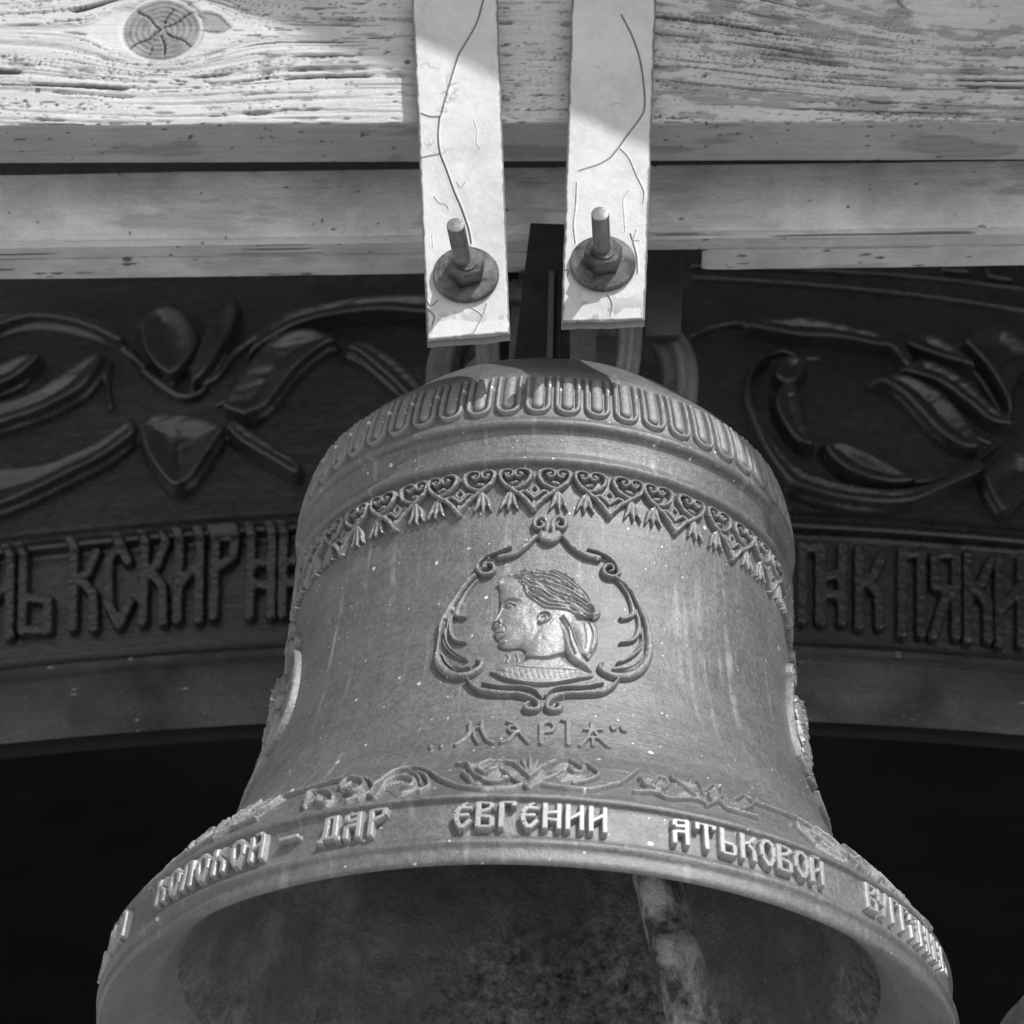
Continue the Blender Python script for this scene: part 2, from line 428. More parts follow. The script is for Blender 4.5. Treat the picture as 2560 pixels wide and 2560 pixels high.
DP = dense(PP)
for it in range(2):                                 # soften the corners a little
    q = DP.copy(); q[1:-1] = 0.25*DP[:-2]+0.5*DP[1:-1]+0.25*DP[2:]; DP = q
ZP = np.maximum.accumulate(DP[:, 1]+np.arange(len(DP))*1e-7); RP = DP[:, 0]
SP = np.concatenate([[0], np.cumsum(np.hypot(np.diff(RP), np.diff(ZP)))])
def smoothn(a, k=3):
    return np.convolve(np.pad(a, k, mode='edge'), np.ones(2*k+1)/(2*k+1), 'valid')
TR, TZ = np.gradient(smoothn(RP), SP), np.gradient(smoothn(ZP), SP)
LL = np.hypot(TR, TZ); NR, NZ = TZ/LL, -TR/LL
def s_of_z(z): return np.interp(z, ZP, SP)
def surf_bell(Rm):
    def f(U, V, H):
        a = U/Rm; r = np.interp(V, SP, RP); z = np.interp(V, SP, ZP)
        nr = np.interp(V, SP, NR); nz = np.interp(V, SP, NZ)
        rr = r+nr*H
        return np.stack([rr*np.sin(a), -rr*np.cos(a), z+nz*H], -1)
    return f
def hit_bell(px, py):
    d = ray(px, py, BELLB); t = np.linspace(6.5, 11.5, 6000); P = CAM+d*t[:, None]
    ins = (np.hypot(P[:, 0], P[:, 1]) < np.interp(P[:, 2], ZP, RP)) & (P[:, 2] > ZP[0]) & (P[:, 2] < ZP[-1])
    if not ins.any():
        k = np.argmin(np.abs(np.hypot(P[:, 0], P[:, 1])-np.interp(P[:, 2], ZP, RP)))
    else: k = int(np.argmax(ins))
    p = P[k]; return math.atan2(p[0], -p[1]), float(s_of_z(p[2]))
def lathe(name, R, Z, nseg, mat, parent, uvR=0.7, Sx=None, wob=0.0, origin=(0, 0, 0)):
    a = np.linspace(0, 2*np.pi, nseg, endpoint=False); n = len(R)
    A, _ = np.meshgrid(a, R); RR = np.repeat(np.asarray(R)[:, None], nseg, 1); ZZ = np.repeat(np.asarray(Z)[:, None], nseg, 1)
    if wob: RR = RR+wob*(fbm(A*3, ZZ*6, 5)-0.5)
    P = np.stack([RR*np.sin(A), -RR*np.cos(A), ZZ], -1).reshape(-1, 3)
    idx = np.arange(n*nseg).reshape(n, nseg); nx = np.roll(idx, -1, 1)
    F = np.stack([idx[:-1], nx[:-1], nx[1:], idx[1:]], -1).reshape(-1, 4)
    aa = np.where(A > np.pi, A-2*np.pi, A)
    sv = np.repeat((np.asarray(Sx) if Sx is not None else np.asarray(Z))[:, None], nseg, 1)
    uv = np.stack([aa*uvR, sv], -1).reshape(-1, 2)
    return mesh_obj(name, P+np.asarray(origin), F, mat, parent, True, None, uv, origin)

bell = empty('bell', 'grey cast bronze bell with a raised portrait of a woman, hung from two white straps', 'bell')
Mw = Matrix([[*MB[0], 0], [*MB[1], 0], [*MB[2], 0], [0, 0, 0, 1]])
org = b2w((0, 0, 0))*S
bell.matrix_world = Matrix.Translation(Vector(org)) @ Mw

lathe('body', RP, ZP, 512, M_BRONZE, bell, 0.7, SP)
inner = np.array([(.979, .0158), (.976, .017), (.967, .022), (.950, .034), (.922, .056), (.89, .085), (.855, .115), (.822, .16), (.79, .21), (.765, .25), (.74, .30), (.705, .37), (.672, .45), (.64, .54), (.636, .545), (.618, .60), (.6, .68),
                  (.585, .78), (.572, .90), (.562, 1.02), (.555, 1.15), (.548, 1.28), (.53, 1.42), (.46, 1.54), (.3, 1.60), (0, 1.62)])
DI = dense(inner, 0.02)
kI = int(np.argmax(DI[:, 1] > .17))+1
lathe('lip_inside', DI[:kI, 0], DI[:kI, 1], 360, M_LIPIN, bell, 0.7)
lathe('bell_inside', DI[kI-1:, 0], DI[kI-1:, 1], 360, M_INNER, bell, 0.7)

# --- ridge of tongues round the shoulder
NT = 54
da = 2*math.pi/NT; rs = 0.6
s0, s1 = float(s_of_z(1.373)), float(s_of_z(1.508))
wU = da*rs
f = Field(-wU*0.52, wU*0.52, s0-.002, s1+.012, 0.00155)
hs = s1-s0
bot = s0+.012; topv = s1+.02
rc = wU*0.43-0.005
arc = [(-rc, topv)]+[(-rc*math.cos(t), bot+rc-rc*math.sin(t)) for t in np.linspace(0, math.pi, 13)]+[(rc, topv)]
f.round(arc, 0.0062, 0.0095, False, 0.003)
ri = wU*0.20
lobe = [(0, topv), (0, bot+rc+.004)]
f.round(lobe, ri, 0.009, False, 0.002)
f.H *= sstep(s1+.012, s1-.012, f.V)
tongue = f.emit('tongue', M_RELIEF, surf_bell(rs), bell, 0.004)
a_t = hit_bell(1347, 985)[0]
tongue.rotation_euler = (0, 0, a_t)
for k in range(1, NT):
    part_copy(tongue, bell, a_t+k*da)

# --- scroll frieze with tassels
NF = 22
df = 2*math.pi/NF; rf = 0.618
sc = 0.3623/1064*1.0
vs = 0.3623/1064/0.885
aF, sF = hit_bell(1519, 860+.3623*950+4)
sF = float(s_of_z(1.236))-0.155*0.3623*1000/1064/0.885-0.006
f = Field(-df*rf*0.5, df*rf*0.5, sF-160*vs, sF+175*vs, 0.00125)
kx = df*rf/(480*sc)
def T(pts, m=1): return [(m*x*sc*kx, sF-y*vs) for x, y in pts]
for m in (1, -1):
    f.round(T([(0, 140), (-32, 100), (-75, 50), (-150, -5), (-205, -55), (-228, -108), (-216, -146), (-180, -160), (-146, -140), (-146, -106), (-176, -92), (-196, -116)], m), [w*sc for w in (19, 19, 19, 18, 18, 19, 19, 18, 16, 14, 13, 11)], 0.0125, True, 0.005)
    f.round(T([(-150, -5), (-95, -18), (-44, -58), (-26, -110), (-46, -150), (-92, -162), (-126, -140), (-124, -104), (-96, -92), (-78, -112)], m), [w*sc for w in (14, 16, 18, 19, 19, 18, 15, 13, 12, 11)], 0.0125, True, 0.005)
    f.round(T([(-180, -124), (-176, -122)], m), 20*sc, 0.010, False, 0.003)
    f.round(T([(-96, -126), (-92, -124)], m), 20*sc, 0.010, False, 0.003)
    f.round(T([(-118, -58), (-150, -50)], m), 17*sc, 0.009, False, 0.003)
    f.round(T([(-105, 22), (-62, 6), (-22, 34), (0, 60)], m), [w*sc for w in (13, 15, 15, 13)], 0.009, True, 0.003)
    f.round(T([(0, -34), (-26, 0), (0, 30)], m), 13*sc, 0.008, True, 0.003)
    f.round(T([(-150, 6), (-156, 52), (-160, 92), (-164, 140)], m), [w*sc for w in (12, 20, 21, 9)], 0.010, True, 0.003)
    f.round(T([(-152, 10), (-182, 50), (-196, 90), (-214, 138)], m), [w*sc for w in (11, 19, 18, 8)], 0.009, True, 0.003)
    f.round(T([(-148, 10), (-134, 50), (-124, 90), (-104, 134)], m), [w*sc for w in (11, 19, 18, 8)], 0.009, True, 0.003)
f.round(T([(0, 90), (0, 148)]), [14*sc, 24*sc], 0.0105, False, 0.004)
fr = f.emit('scroll_ornament', M_RELIEF, surf_bell(rf), bell, 0.004, 0.14)
a_f = hit_bell(1338, 1190)[0]
fr.rotation_euler = (0, 0, a_f)
for k in range(1, NF):
    part_copy(fr, bell, a_f+k*df+.006*math.sin(k*2.3))

# --- medallion: frame and portrait
Rm = 0.64
def tr(pts, ox, oy, k):
    out = []
    for x, y in pts:
        a, s = hit_bell(ox+k*x, oy+k*y); out.append((a*Rm, s))
    return out
c3 = lambda pts: tr(pts, 1040, 1260, .33126)
c5 = lambda pts: tr(pts, 1180, 1400, .17598)
K3 = .33126/1085; K5 = .17598/1085
lo = c3([(90, 1610), (1830, 80)])
f = Field(min(lo[0][0], -.2)-.01, lo[1][0]+.02, c3([(950, 1625)])[0][1], c3([(1000, 70)])[0][1], 0.00135)
def fs(pts, w, h, base=.004): f.round(c3(pts), [x*K3 for x in w] if not np.isscalar(w) else w*K3, h, True, base)
cx = 1010
for m in (0, 1):
    mm = lambda pts: [(2*cx-x, y) for x, y in pts] if m else pts
    fs(mm([(985, 225), (990, 165), (965, 125), (925, 125), (895, 155), (905, 195), (945, 200), (962, 172), (942, 155)]), [24, 24, 22, 22, 22, 20, 18, 15, 12], .012)
f.plate(c3([(915, 240), (945, 212), (1000, 235), (1060, 212), (1100, 240), (1090, 282), (1050, 312), (1000, 320), (950, 305), (922, 278)]), .014, 40*K3, .003)
# arms and volutes
fs([(905, 262), (840, 320), (750, 385), (635, 420)], [20, 26, 30, 28], .011)
fs([(720, 340), (640, 375), (560, 400), (495, 445), (470, 500), (500, 545), (555, 548), (595, 515), (580, 470), (540, 470), (530, 500)], [8, 12, 15, 18, 20, 22, 22, 20, 16, 14, 12], .012)
fs([(560, 430), (520, 470), (515, 510)], 9, .013)
fs([(1110, 262), (1180, 335), (1270, 395), (1370, 425)], [20, 26, 30, 28], .011)
fs([(1290, 360), (1380, 385), (1450, 420), (1505, 480), (1520, 545)], [8, 12, 15, 18, 18], .012)
fs([(1525, 545), (1480, 570), (1425, 555), (1405, 515), (1430, 480), (1470, 485), (1478, 520), (1450, 530)], [16, 20, 22, 22, 20, 16, 14, 12], .013)
# left side
fs([(450, 560), (385, 630), (315, 725), (252, 830), (196, 935), (162, 1040), (155, 1140), (185, 1230), (250, 1295), (335, 1320), (425, 1300), (485, 1260), (500, 1218), (465, 1205)], [16, 20, 24, 26, 28, 32, 34, 36, 36, 32, 28, 24, 20, 14], .0125)
fs([(470, 590), (400, 670), (340, 770), (312, 850), (385, 868)], [8, 14, 22, 26, 6], .008)
fs([(290, 800), (262, 900), (262, 980), (310, 1045), (385, 1058)], [14, 20, 22, 20, 6], .008)
fs([(235, 960), (225, 1040), (260, 1110), (330, 1165), (390, 1195)], [12, 18, 20, 16, 6], .009)
fs([(205, 1140), (250, 1225), (330, 1265), (410, 1250)], [10, 16, 16, 6], .0105)
# right side
fs([(1500, 575), (1580, 640), (1650, 740), (1700, 850), (1735, 960), (1750, 1080), (1738, 1180), (1690, 1262), (1600, 1315), (1500, 1318), (1420, 1290), (1380, 1250), (1400, 1222)], [14, 18, 22, 26, 28, 32, 34, 36, 36, 32, 26, 20, 12], .0125)
fs([(1520, 600), (1585, 690), (1620, 780), (1625, 850), (1560, 880), (1530, 872)], [7, 12, 18, 22, 14, 5], .008)
fs([(1650, 820), (1672, 900), (1668, 980), (1625, 1040), (1530, 1062)], [12, 18, 22, 20, 6], .008)
fs([(1690, 960), (1700, 1050), (1660, 1120), (1590, 1180), (1510, 1215)], [12, 18, 20, 16, 6], .009)
fs([(1720, 1140), (1670, 1215), (1590, 1260), (1470, 1270)], [10, 16, 16, 6], .0105)
# lower arcs and volutes
for m in (0, 1):
    mm = lambda pts: [(1912-x, y) for x, y in pts] if m else pts
    fs(mm([(392, 1345), (440, 1400), (520, 1438), (640, 1452), (760, 1458), (850, 1480), (915, 1520), (925, 1560), (885, 1580), (840, 1575), (822, 1550), (850, 1530)]), [10, 20, 26, 24, 20, 16, 18, 20, 22, 22, 18, 12], .0125)
    fs(mm([(500, 1370), (640, 1395), (800, 1398), (900, 1425), (940, 1470)]), [5, 9, 12, 12, 10], .009)
# carved lines in the frame
def fg(pts, w, h): f.add(c3(pts), w*K3, -h, True, (f.H > .004).astype(float))
for pts in ([(205, 1060), (215, 1150), (270, 1235), (360, 1285), (450, 1270)], [(230, 900), (215, 980), (235, 1080), (300, 1150), (380, 1200)], [(280, 830), (250, 940), (270, 1040), (340, 1075)],
            [(640, 395), (700, 385), (760, 360)], [(1715, 1110), (1690, 1200), (1600, 1262), (1490, 1275)], [(1690, 880), (1712, 980), (1700, 1070), (1630, 1140), (1540, 1200)],
            [(520, 1410), (640, 1425), (780, 1430), (880, 1470)], [(1400, 1415), (1270, 1425), (1140, 1430), (1030, 1470)], [(540, 440), (500, 480), (520, 520)]):
    fg(pts, 12, .008)
f.H = np.maximum(f.H, 0)
frame = f.emit('medallion_frame', M_RELIEF, surf_bell(Rm), bell, 0.005, 0.10, 3)

b0 = c5([(230, 1820), (1860, 100)])
f = Field(b0[0][0], b0[1][0], b0[0][1]-.012, b0[1][1]+.012, 0.0010)
bust = c5([(760, 1400), (600, 1470), (420, 1505), (240, 1590), (330, 1655), (480, 1722), (750, 1782), (1040, 1795), (1300, 1765), (1500, 1725), (1705, 1685), (1690, 1620), (1420, 1480), (1330, 1390), (1290, 1280), (1000, 1300)])
d = f.sd(bust, True); yb_ = lambda y: c5([(900, y)])[0][1]
f.H = np.where(d > 0, .001+.0125*sstep(0, .022, d), 0)
f.H = np.where((d > 0) & (f.V < yb_(1560)), np.maximum(f.H, .0085*sstep(yb_(1540), yb_(1680), f.V)*sstep(0, .002, d)+.003), f.H)
head = c5([(372, 380), (402, 460), (402, 600), (405, 715), (378, 795), (320, 870), (258, 930), (272, 965), (338, 990), (336, 1035), (306, 1080), (348, 1112), (342, 1142), (400, 1162), (376, 1205), (390, 1245), (445, 1286), (560, 1290), (680, 1275), (745, 1305), (772, 1350), (765, 1430),
           (900, 1465), (1050, 1470), (1290, 1390), (1400, 1100), (1500, 900), (1500, 500), (1200, 250), (700, 250), (480, 300)])
d = f.sd(head, False); f.H = np.maximum(f.H, np.where(d > 0, .005+.0145*(1-np.exp(-np.clip(d, 0, 1)/.015)), 0))
inh = (d > 0).astype(float)
def pa(pts, w, h, mask=None): f.add(c5(pts), w*K5, h*1.45, True, inh if mask is None else mask)
pa([(440, 640), (560, 600), (700, 640)], 34, .0022)                      # brow
pa([(470, 655), (540, 630), (640, 660)], 16, -.0025)
pa([(470, 720), (530, 740), (600, 725)], 48, -.0030)                     # eye socket
pa([(480, 690), (540, 680), (605, 705)], 12, -.0035)
pa([(500, 715), (560, 718)], 22, .0030); pa([(530, 715), (545, 716)], 9, -.003)
pa([(500, 760), (560, 765), (620, 745)], 12, -.0016)
pa([(430, 700), (400, 790), (350, 880), (320, 925)], 30, .0022)          # nose
pa([(330, 935), (365, 925), (400, 950)], 11, -.006)
pa([(400, 900), (420, 950), (400, 975)], 16, .0018)
pa([(420, 960), (470, 1010), (480, 1060)], 18, -.0014)
pa([(318, 1080), (370, 1072), (450, 1085)], 10, -.006)                   # mouth
pa([(340, 1045), (400, 1045)], 18, .0008); pa([(350, 1110), (410, 1105)], 18, .0008)
pa([(400, 1150), (450, 1150)], 20, -.0018); pa([(420, 1220), (470, 1220)], 40, .0018)
pa([(620, 880), (700, 940)], 170, .0026)                                 # cheek
pa([(700, 1290), (850, 1200), (940, 1050), (930, 960)], 60, -.0009)      # jaw

hair = c5([(365, 385), (372, 345), (440, 290), (560, 212), (750, 168), (1000, 135), (1240, 155), (1410, 245), (1550, 385), (1640, 505), (1690, 640), (1790, 715), (1820, 795), (1775, 855), (1715, 885), (1645, 855), (1555, 888), (1450, 850), (1350, 785), (1200, 772), (1050, 758), (965, 722), (870, 640), (770, 548), (755, 470), (680, 400), (620, 325), (540, 306), (470, 338), (425, 388)])
d = f.sd(hair, True); hm = (d > 0).astype(float)
f.H = np.where(d > 0, np.maximum(f.H, .008+.0175*(1-np.exp(-np.clip(d, 0, 1)/.020))), f.H)
rng = np.random.RandomState(4)
lo_ = np.array([(640, 330), (740, 440), (800, 560), (900, 650), (1020, 735), (1200, 755), (1380, 780), (1540, 860), (1690, 860)], float)
hi_ = np.array([(560, 225), (740, 185), (960, 150), (1180, 160), (1360, 235), (1480, 340), (1590, 460), (1655, 560), (1700, 680)], float)
for k in range(11):
    t = (k+.5)/11; pts = lo_*(1-t)+hi_*t
    wob = np.sin(np.linspace(0, 6, 9)+k*1.1)*20*(1-abs(2*t-1)*.4)
    pts[:, 1] += wob; pts[1:-1, 0] += rng.uniform(-14, 14, 7)
    a0 = rng.randint(0, 3); pa([tuple(p) for p in pts[a0:]], 12+rng.uniform(0, 8), -.0017, hm)
    pts[:, 1] += 34; pa([tuple(p) for p in pts[1:]], 26, .0034, hm)
for k in range(46):
    x = rng.uniform(520, 1450); y = rng.uniform(200, 620); L = rng.uniform(50, 130); sl = .25+.5*(x-520)/930
    pa([(x, y), (x+L*.5, y+L*sl*.3), (x+L, y+L*sl)], rng.uniform(8, 16), rng.choice([-.0016, .0026, .0026]), hm)
f.round(c5([(1680, 800), (1690, 745), (1740, 725), (1785, 760), (1770, 815), (1725, 820), (1725, 780)]), 13*K5, .010, True, .006)
rib = c5([(1150, 830), (1260, 880), (1340, 950), (1430, 1050), (1480, 1200), (1530, 1340), (1640, 1550), (1690, 1625), (1400, 1455), (1330, 1345), (1290, 1210), (1240, 1085), (1180, 985)])
f.plate(rib, .013, .012, .005)
rib2 = c5([(1330, 860), (1660, 890), (1750, 960), (1785, 1100), (1775, 1250), (1700, 1380), (1650, 1440), (1600, 1390), (1520, 1340), (1450, 1100)])
f.plate(rib2, .010, .02, .003)
allm = (f.H > .001).astype(float)
pa([(1290, 870), (1400, 1020), (1450, 1180), (1520, 1340)], 24, .005, allm)
pa([(1250, 900), (1340, 1060), (1370, 1220), (1440, 1400)], 26, -.0045, allm)
pa([(1640, 920), (1700, 1080), (1680, 1250), (1640, 1400)], 15, -.004, allm)
pa([(1720, 920), (1770, 1060), (1755, 1210), (1680, 1360)], 15, .004, allm)
pa([(1570, 950), (1600, 1120), (1590, 1300)], 14, -.002, allm)
f.round(c5([(935, 900), (955, 850), (1020, 825), (1090, 840), (1112, 880), (1085, 925), (1030, 960), (975, 972), (945, 945)]), [q_*K5 for q_ in (12, 16, 20, 20, 20, 20, 20, 20, 14)], .015, True, .012)
f.round(c5([(990, 890), (1030, 870), (1055, 900), (1020, 930)]), 10*K5, .010, True, .014)
for k in range(22):                                                       # bead necklace
    t = k/21; x = 765+t*530; y = 1420+math.sin(t*math.pi)*48-t*40
    f.H = np.maximum(f.H, .0225*np.clip(1-f.q(c5([(x, y), (x+3, y)]), 14*K5, False)**2, 0, 1)**.5)
    pa([(x, y+24), (x+20, y+24)], 9, -.004, allm)
pa([(330, 1535), (600, 1560), (860, 1590), (1250, 1605), (1600, 1640)], 12, -.0018, allm)
for k in range(15):
    x = 430+k*78; pa([(x, 1610), (x+18, 1680), (x+40, 1720)], 15, -.0007, allm)
pa([(500, 1350), (530, 1400), (500, 1460)], 30, .0025, np.ones_like(f.H)); pa([(640, 1340), (660, 1430)], 30, .0025, np.ones_like(f.H))
f.H = np.maximum(f.H, 0)
M_PORT = bronze('polished_portrait_bronze', 0.28, 0.05, 0.4, 0.3, False, 2.0, 0.4, False)
portrait = f.emit('portrait_relief', M_PORT, surf_bell(Rm), bell, 0.004, 0.06, 9)
for rz in (math.radians(88), math.radians(-86)):
    part_copy(frame, bell, rz); part_copy(portrait, bell, rz)

# --- the name under the medallion
def name_letter(strokes, ws, name='name_letter'):
    P = [c3(s) for s in strokes]
    allp = np.array([p for s in P for p in s])
    g = Field(allp[:, 0].min()-.012, allp[:, 0].max()+.012, allp[:, 1].min()-.012, allp[:, 1].max()+.012, .0011)
    for p, w in zip(P, ws): g.flat(p, w*K3, .0085, False, .5)
    o = g.emit(name, M_RELIEF, surf_bell(Rm), bell, .004); return o
name_letter([[(105, 1835), (125, 1848), (112, 1858)], [(190, 1830), (205, 1842), (190, 1852)]], [9, 9], 'quote_mark')
name_letter([[(300, 1832), (372, 1790), (412, 1730), (408, 1662)], [(412, 1708), (500, 1700)], [(500, 1652), (502, 1715), (545, 1800), (582, 1815)], [(432, 1712), (445, 1770), (470, 1818)]], [16, 12, 16, 13])
name_letter([[(640, 1815), (700, 1800), (752, 1732)], [(690, 1655), (752, 1680), (790, 1745), (850, 1815)], [(752, 1735), (715, 1735), (698, 1712), (706, 1692), (752, 1690)]], [14, 16, 11])
name_letter([[(945, 1675), (945, 1822)], [(945, 1680), (985, 1660), (1030, 1670), (1045, 1700), (1020, 1732), (955, 1738)]], [20, 14])
name_letter([[(1148, 1642), (1150, 1828)], [(1098, 1645), (1148, 1655)]], [20, 12])
name_letter([[(1268, 1716), (1398, 1718)], [(1325, 1662), (1318, 1720), (1290, 1780), (1238, 1838)], [(1322, 1668), (1345, 1730), (1385, 1785), (1452, 1846)], [(1282, 1780), (1385, 1780)], [(1333, 1780), (1333, 1836)]], [12, 15, 15, 12, 14])
name_letter([[(1468, 1690), (1480, 1718), (1500, 1712)], [(1540, 1695), (1555, 1725), (1580, 1728)]], [9, 9], 'quote_mark')

# --- inscription on the sound bow
GL = {
 'Е': [[(.8, .04), (.42, .2), (.16, .45), (.25, .75), (.5, 1)], [(.5, 1), (.95, .68)], [(.42, .25), (.98, .28)], [(.25, .53), (.85, .50)]],
 'В': [[(.15, 0), (.15, .97)], [(.15, .04), (.85, .1)], [(.85, .1), (.8, .3)], [(.8, .3), (.2, .42)], [(.2, .55), (.85, .6)], [(.85, .6), (.85, .95)], [(.15, .95), (.85, .95)]],
 'Г': [[(.25, 0), (.25, 1)], [(.25, .04), (.95, .04)], [(.95, .0), (.85, .22)]],
 'Н': [[(.15, 0), (.15, 1)], [(.85, 0), (.85, 1)], [(.15, .42), (.85, .36)], [(.15, .62), (.85, .66)]],
 'И': [[(.15, 0), (.15, 1)], [(.85, 0), (.85, 1)], [(.15, .62), (.85, .32)]],
 'Й': [[(.15, .08), (.15, 1)], [(.85, .08), (.85, 1)], [(.15, .62), (.85, .36)], [(.3, 0), (.72, .0)]],
 'А': [[(.82, 0), (.82, 1)], [(.15, .5), (.15, 1)], [(.15, .54), (.82, .5)], [(.1, .12), (.82, .1)], [(.15, .12), (.15, .36)], [(.15, .36), (.82, .3)]],
 'Т': [[(.52, .04), (.56, 1)], [(.0, .06), (1, .06)], [(.05, .0), (.05, .34)], [(.98, .0), (.98, .24)]],
 'Ь': [[(.15, 0), (.15, .97)], [(.15, .55), (.85, .58)], [(.85, .58), (.85, .95)], [(.15, .95), (.85, .95)]],
 'К': [[(.15, 0), (.15, 1)], [(.92, .08), (.62, .34)], [(.62, .34), (.15, .44)], [(.5, .44), (.82, .58)], [(.82, .58), (.85, 1)]],
 'О': [[(.5, 0), (.14, .24)], [(.14, .24), (.18, .66)], [(.18, .66), (.55, 1)], [(.55, 1), (.88, .62)], [(.88, .62), (.86, .24)], [(.86, .24), (.5, 0)]],
 'Д': [[(.34, .04), (.22, .82)], [(.78, 0), (.78, .82)], [(.2, .1), (.78, .06)], [(0, .84), (1.02, .84)], [(.02, .84), (.02, 1)], [(1.0, .84), (1.0, 1)]],
 'Р': [[(.2, 0), (.2, 1)], [(.2, .04), (.95, .04)], [(.95, .04), (.88, .3)], [(.88, .3), (.2, .46)]],
 'У': [[(.1, 0), (.2, .5)], [(.2, .5), (.62, .58)], [(.9, 0), (.62, .62)], [(.62, .62), (.35, 1)]],
 'С': [[(.85, .22), (.6, .02)], [(.6, .02), (.2, .2)], [(.2, .2), (.2, .75)], [(.2, .75), (.55, 1)], [(.55, 1), (.9, .72)]],
 'Л': [[(.35, .0), (.15, 1)], [(.35, .03), (.8, .03)], [(.8, 0), (.85, 1)]],
 'П': [[(.15, 0), (.15, 1)], [(.85, 0), (.85, 1)], [(.15, .05), (.85, .05)]],
 'Я': [[(.82, 0), (.82, 1)], [(.2, .06), (.82, .04)], [(.2, .06), (.2, .42)], [(.2, .42), (.82, .48)], [(.55, .48), (.15, 1)]],
 '-': [[(-.1, .5), (1.1, .5)]],
}
Rl = 0.983
LB, LT = float(s_of_z(.092)), float(s_of_z(.1655))
def st_pairs(st):
    for s in st:
        for a, b in zip(s[:-1], s[1:]): yield a, b
cache = {}
def band_letter(ch, px, py, w=.0415, dz=0.0):
    a, _ = hit_bell(px, py)
    if ch not in cache:
        h = LT-LB; g = Field(-w*.5-.012, w*.5+.012, LB-.012, LT+.010, .0011)
        for (x0, y0), (x1, y1) in st_pairs(GL[ch]):
            vert = abs(y1-y0)*h > abs(x1-x0)*w
            g.boxflat(((x0-.5)*w, LT-y0*h), ((x1-.5)*w, LT-y1*h), .0060 if vert else .0046, .0175, 1.2)
        cache[ch] = g.emit('letter', M_LETTER, surf_bell(Rl), bell, .004)
        o = cache[ch]
    else: o = part_copy(cache[ch], bell)
    o.rotation_euler = (0, 0, a)
word = [('Е', 1158, 2053), ('В', 1214, 2053), ('Г', 1266, 2053), ('Е', 1322, 2053), ('Н', 1379, 2055), ('И', 1435, 2056), ('И', 1492, 2058),
        ('А', 1696, 2080), ('Т', 1756, 2088), ('Ь', 1812, 2098), ('К', 1861, 2110), ('О', 1908, 2121), ('В', 1950, 2133), ('О', 1991, 2146), ('Й', 2029, 2158),
        ('В', 2162, 2216), ('У', 2190, 2232), ('Г', 2218, 2248), ('Г', 2243, 2264), ('А', 2268, 2282), ('Н', 2290, 2304), ('И', 2307, 2325), ('Н', 2322, 2345), ('Ь', 2338, 2372),
        ('Д', 832, 2089), ('А', 888, 2083), ('Р', 946, 2076), ('-', 729, 2120), ('Й', 650, 2145), ('О', 601, 2163), ('К', 556, 2180), ('О', 514, 2197), ('Л', 478, 2214), ('О', 446, 2230), ('К', 415, 2248),
        ('Й', 321, 2320), ('И', 298, 2345), ('Н', 277, 2380)]
for ch, x, y in word: band_letter(ch, x, y)

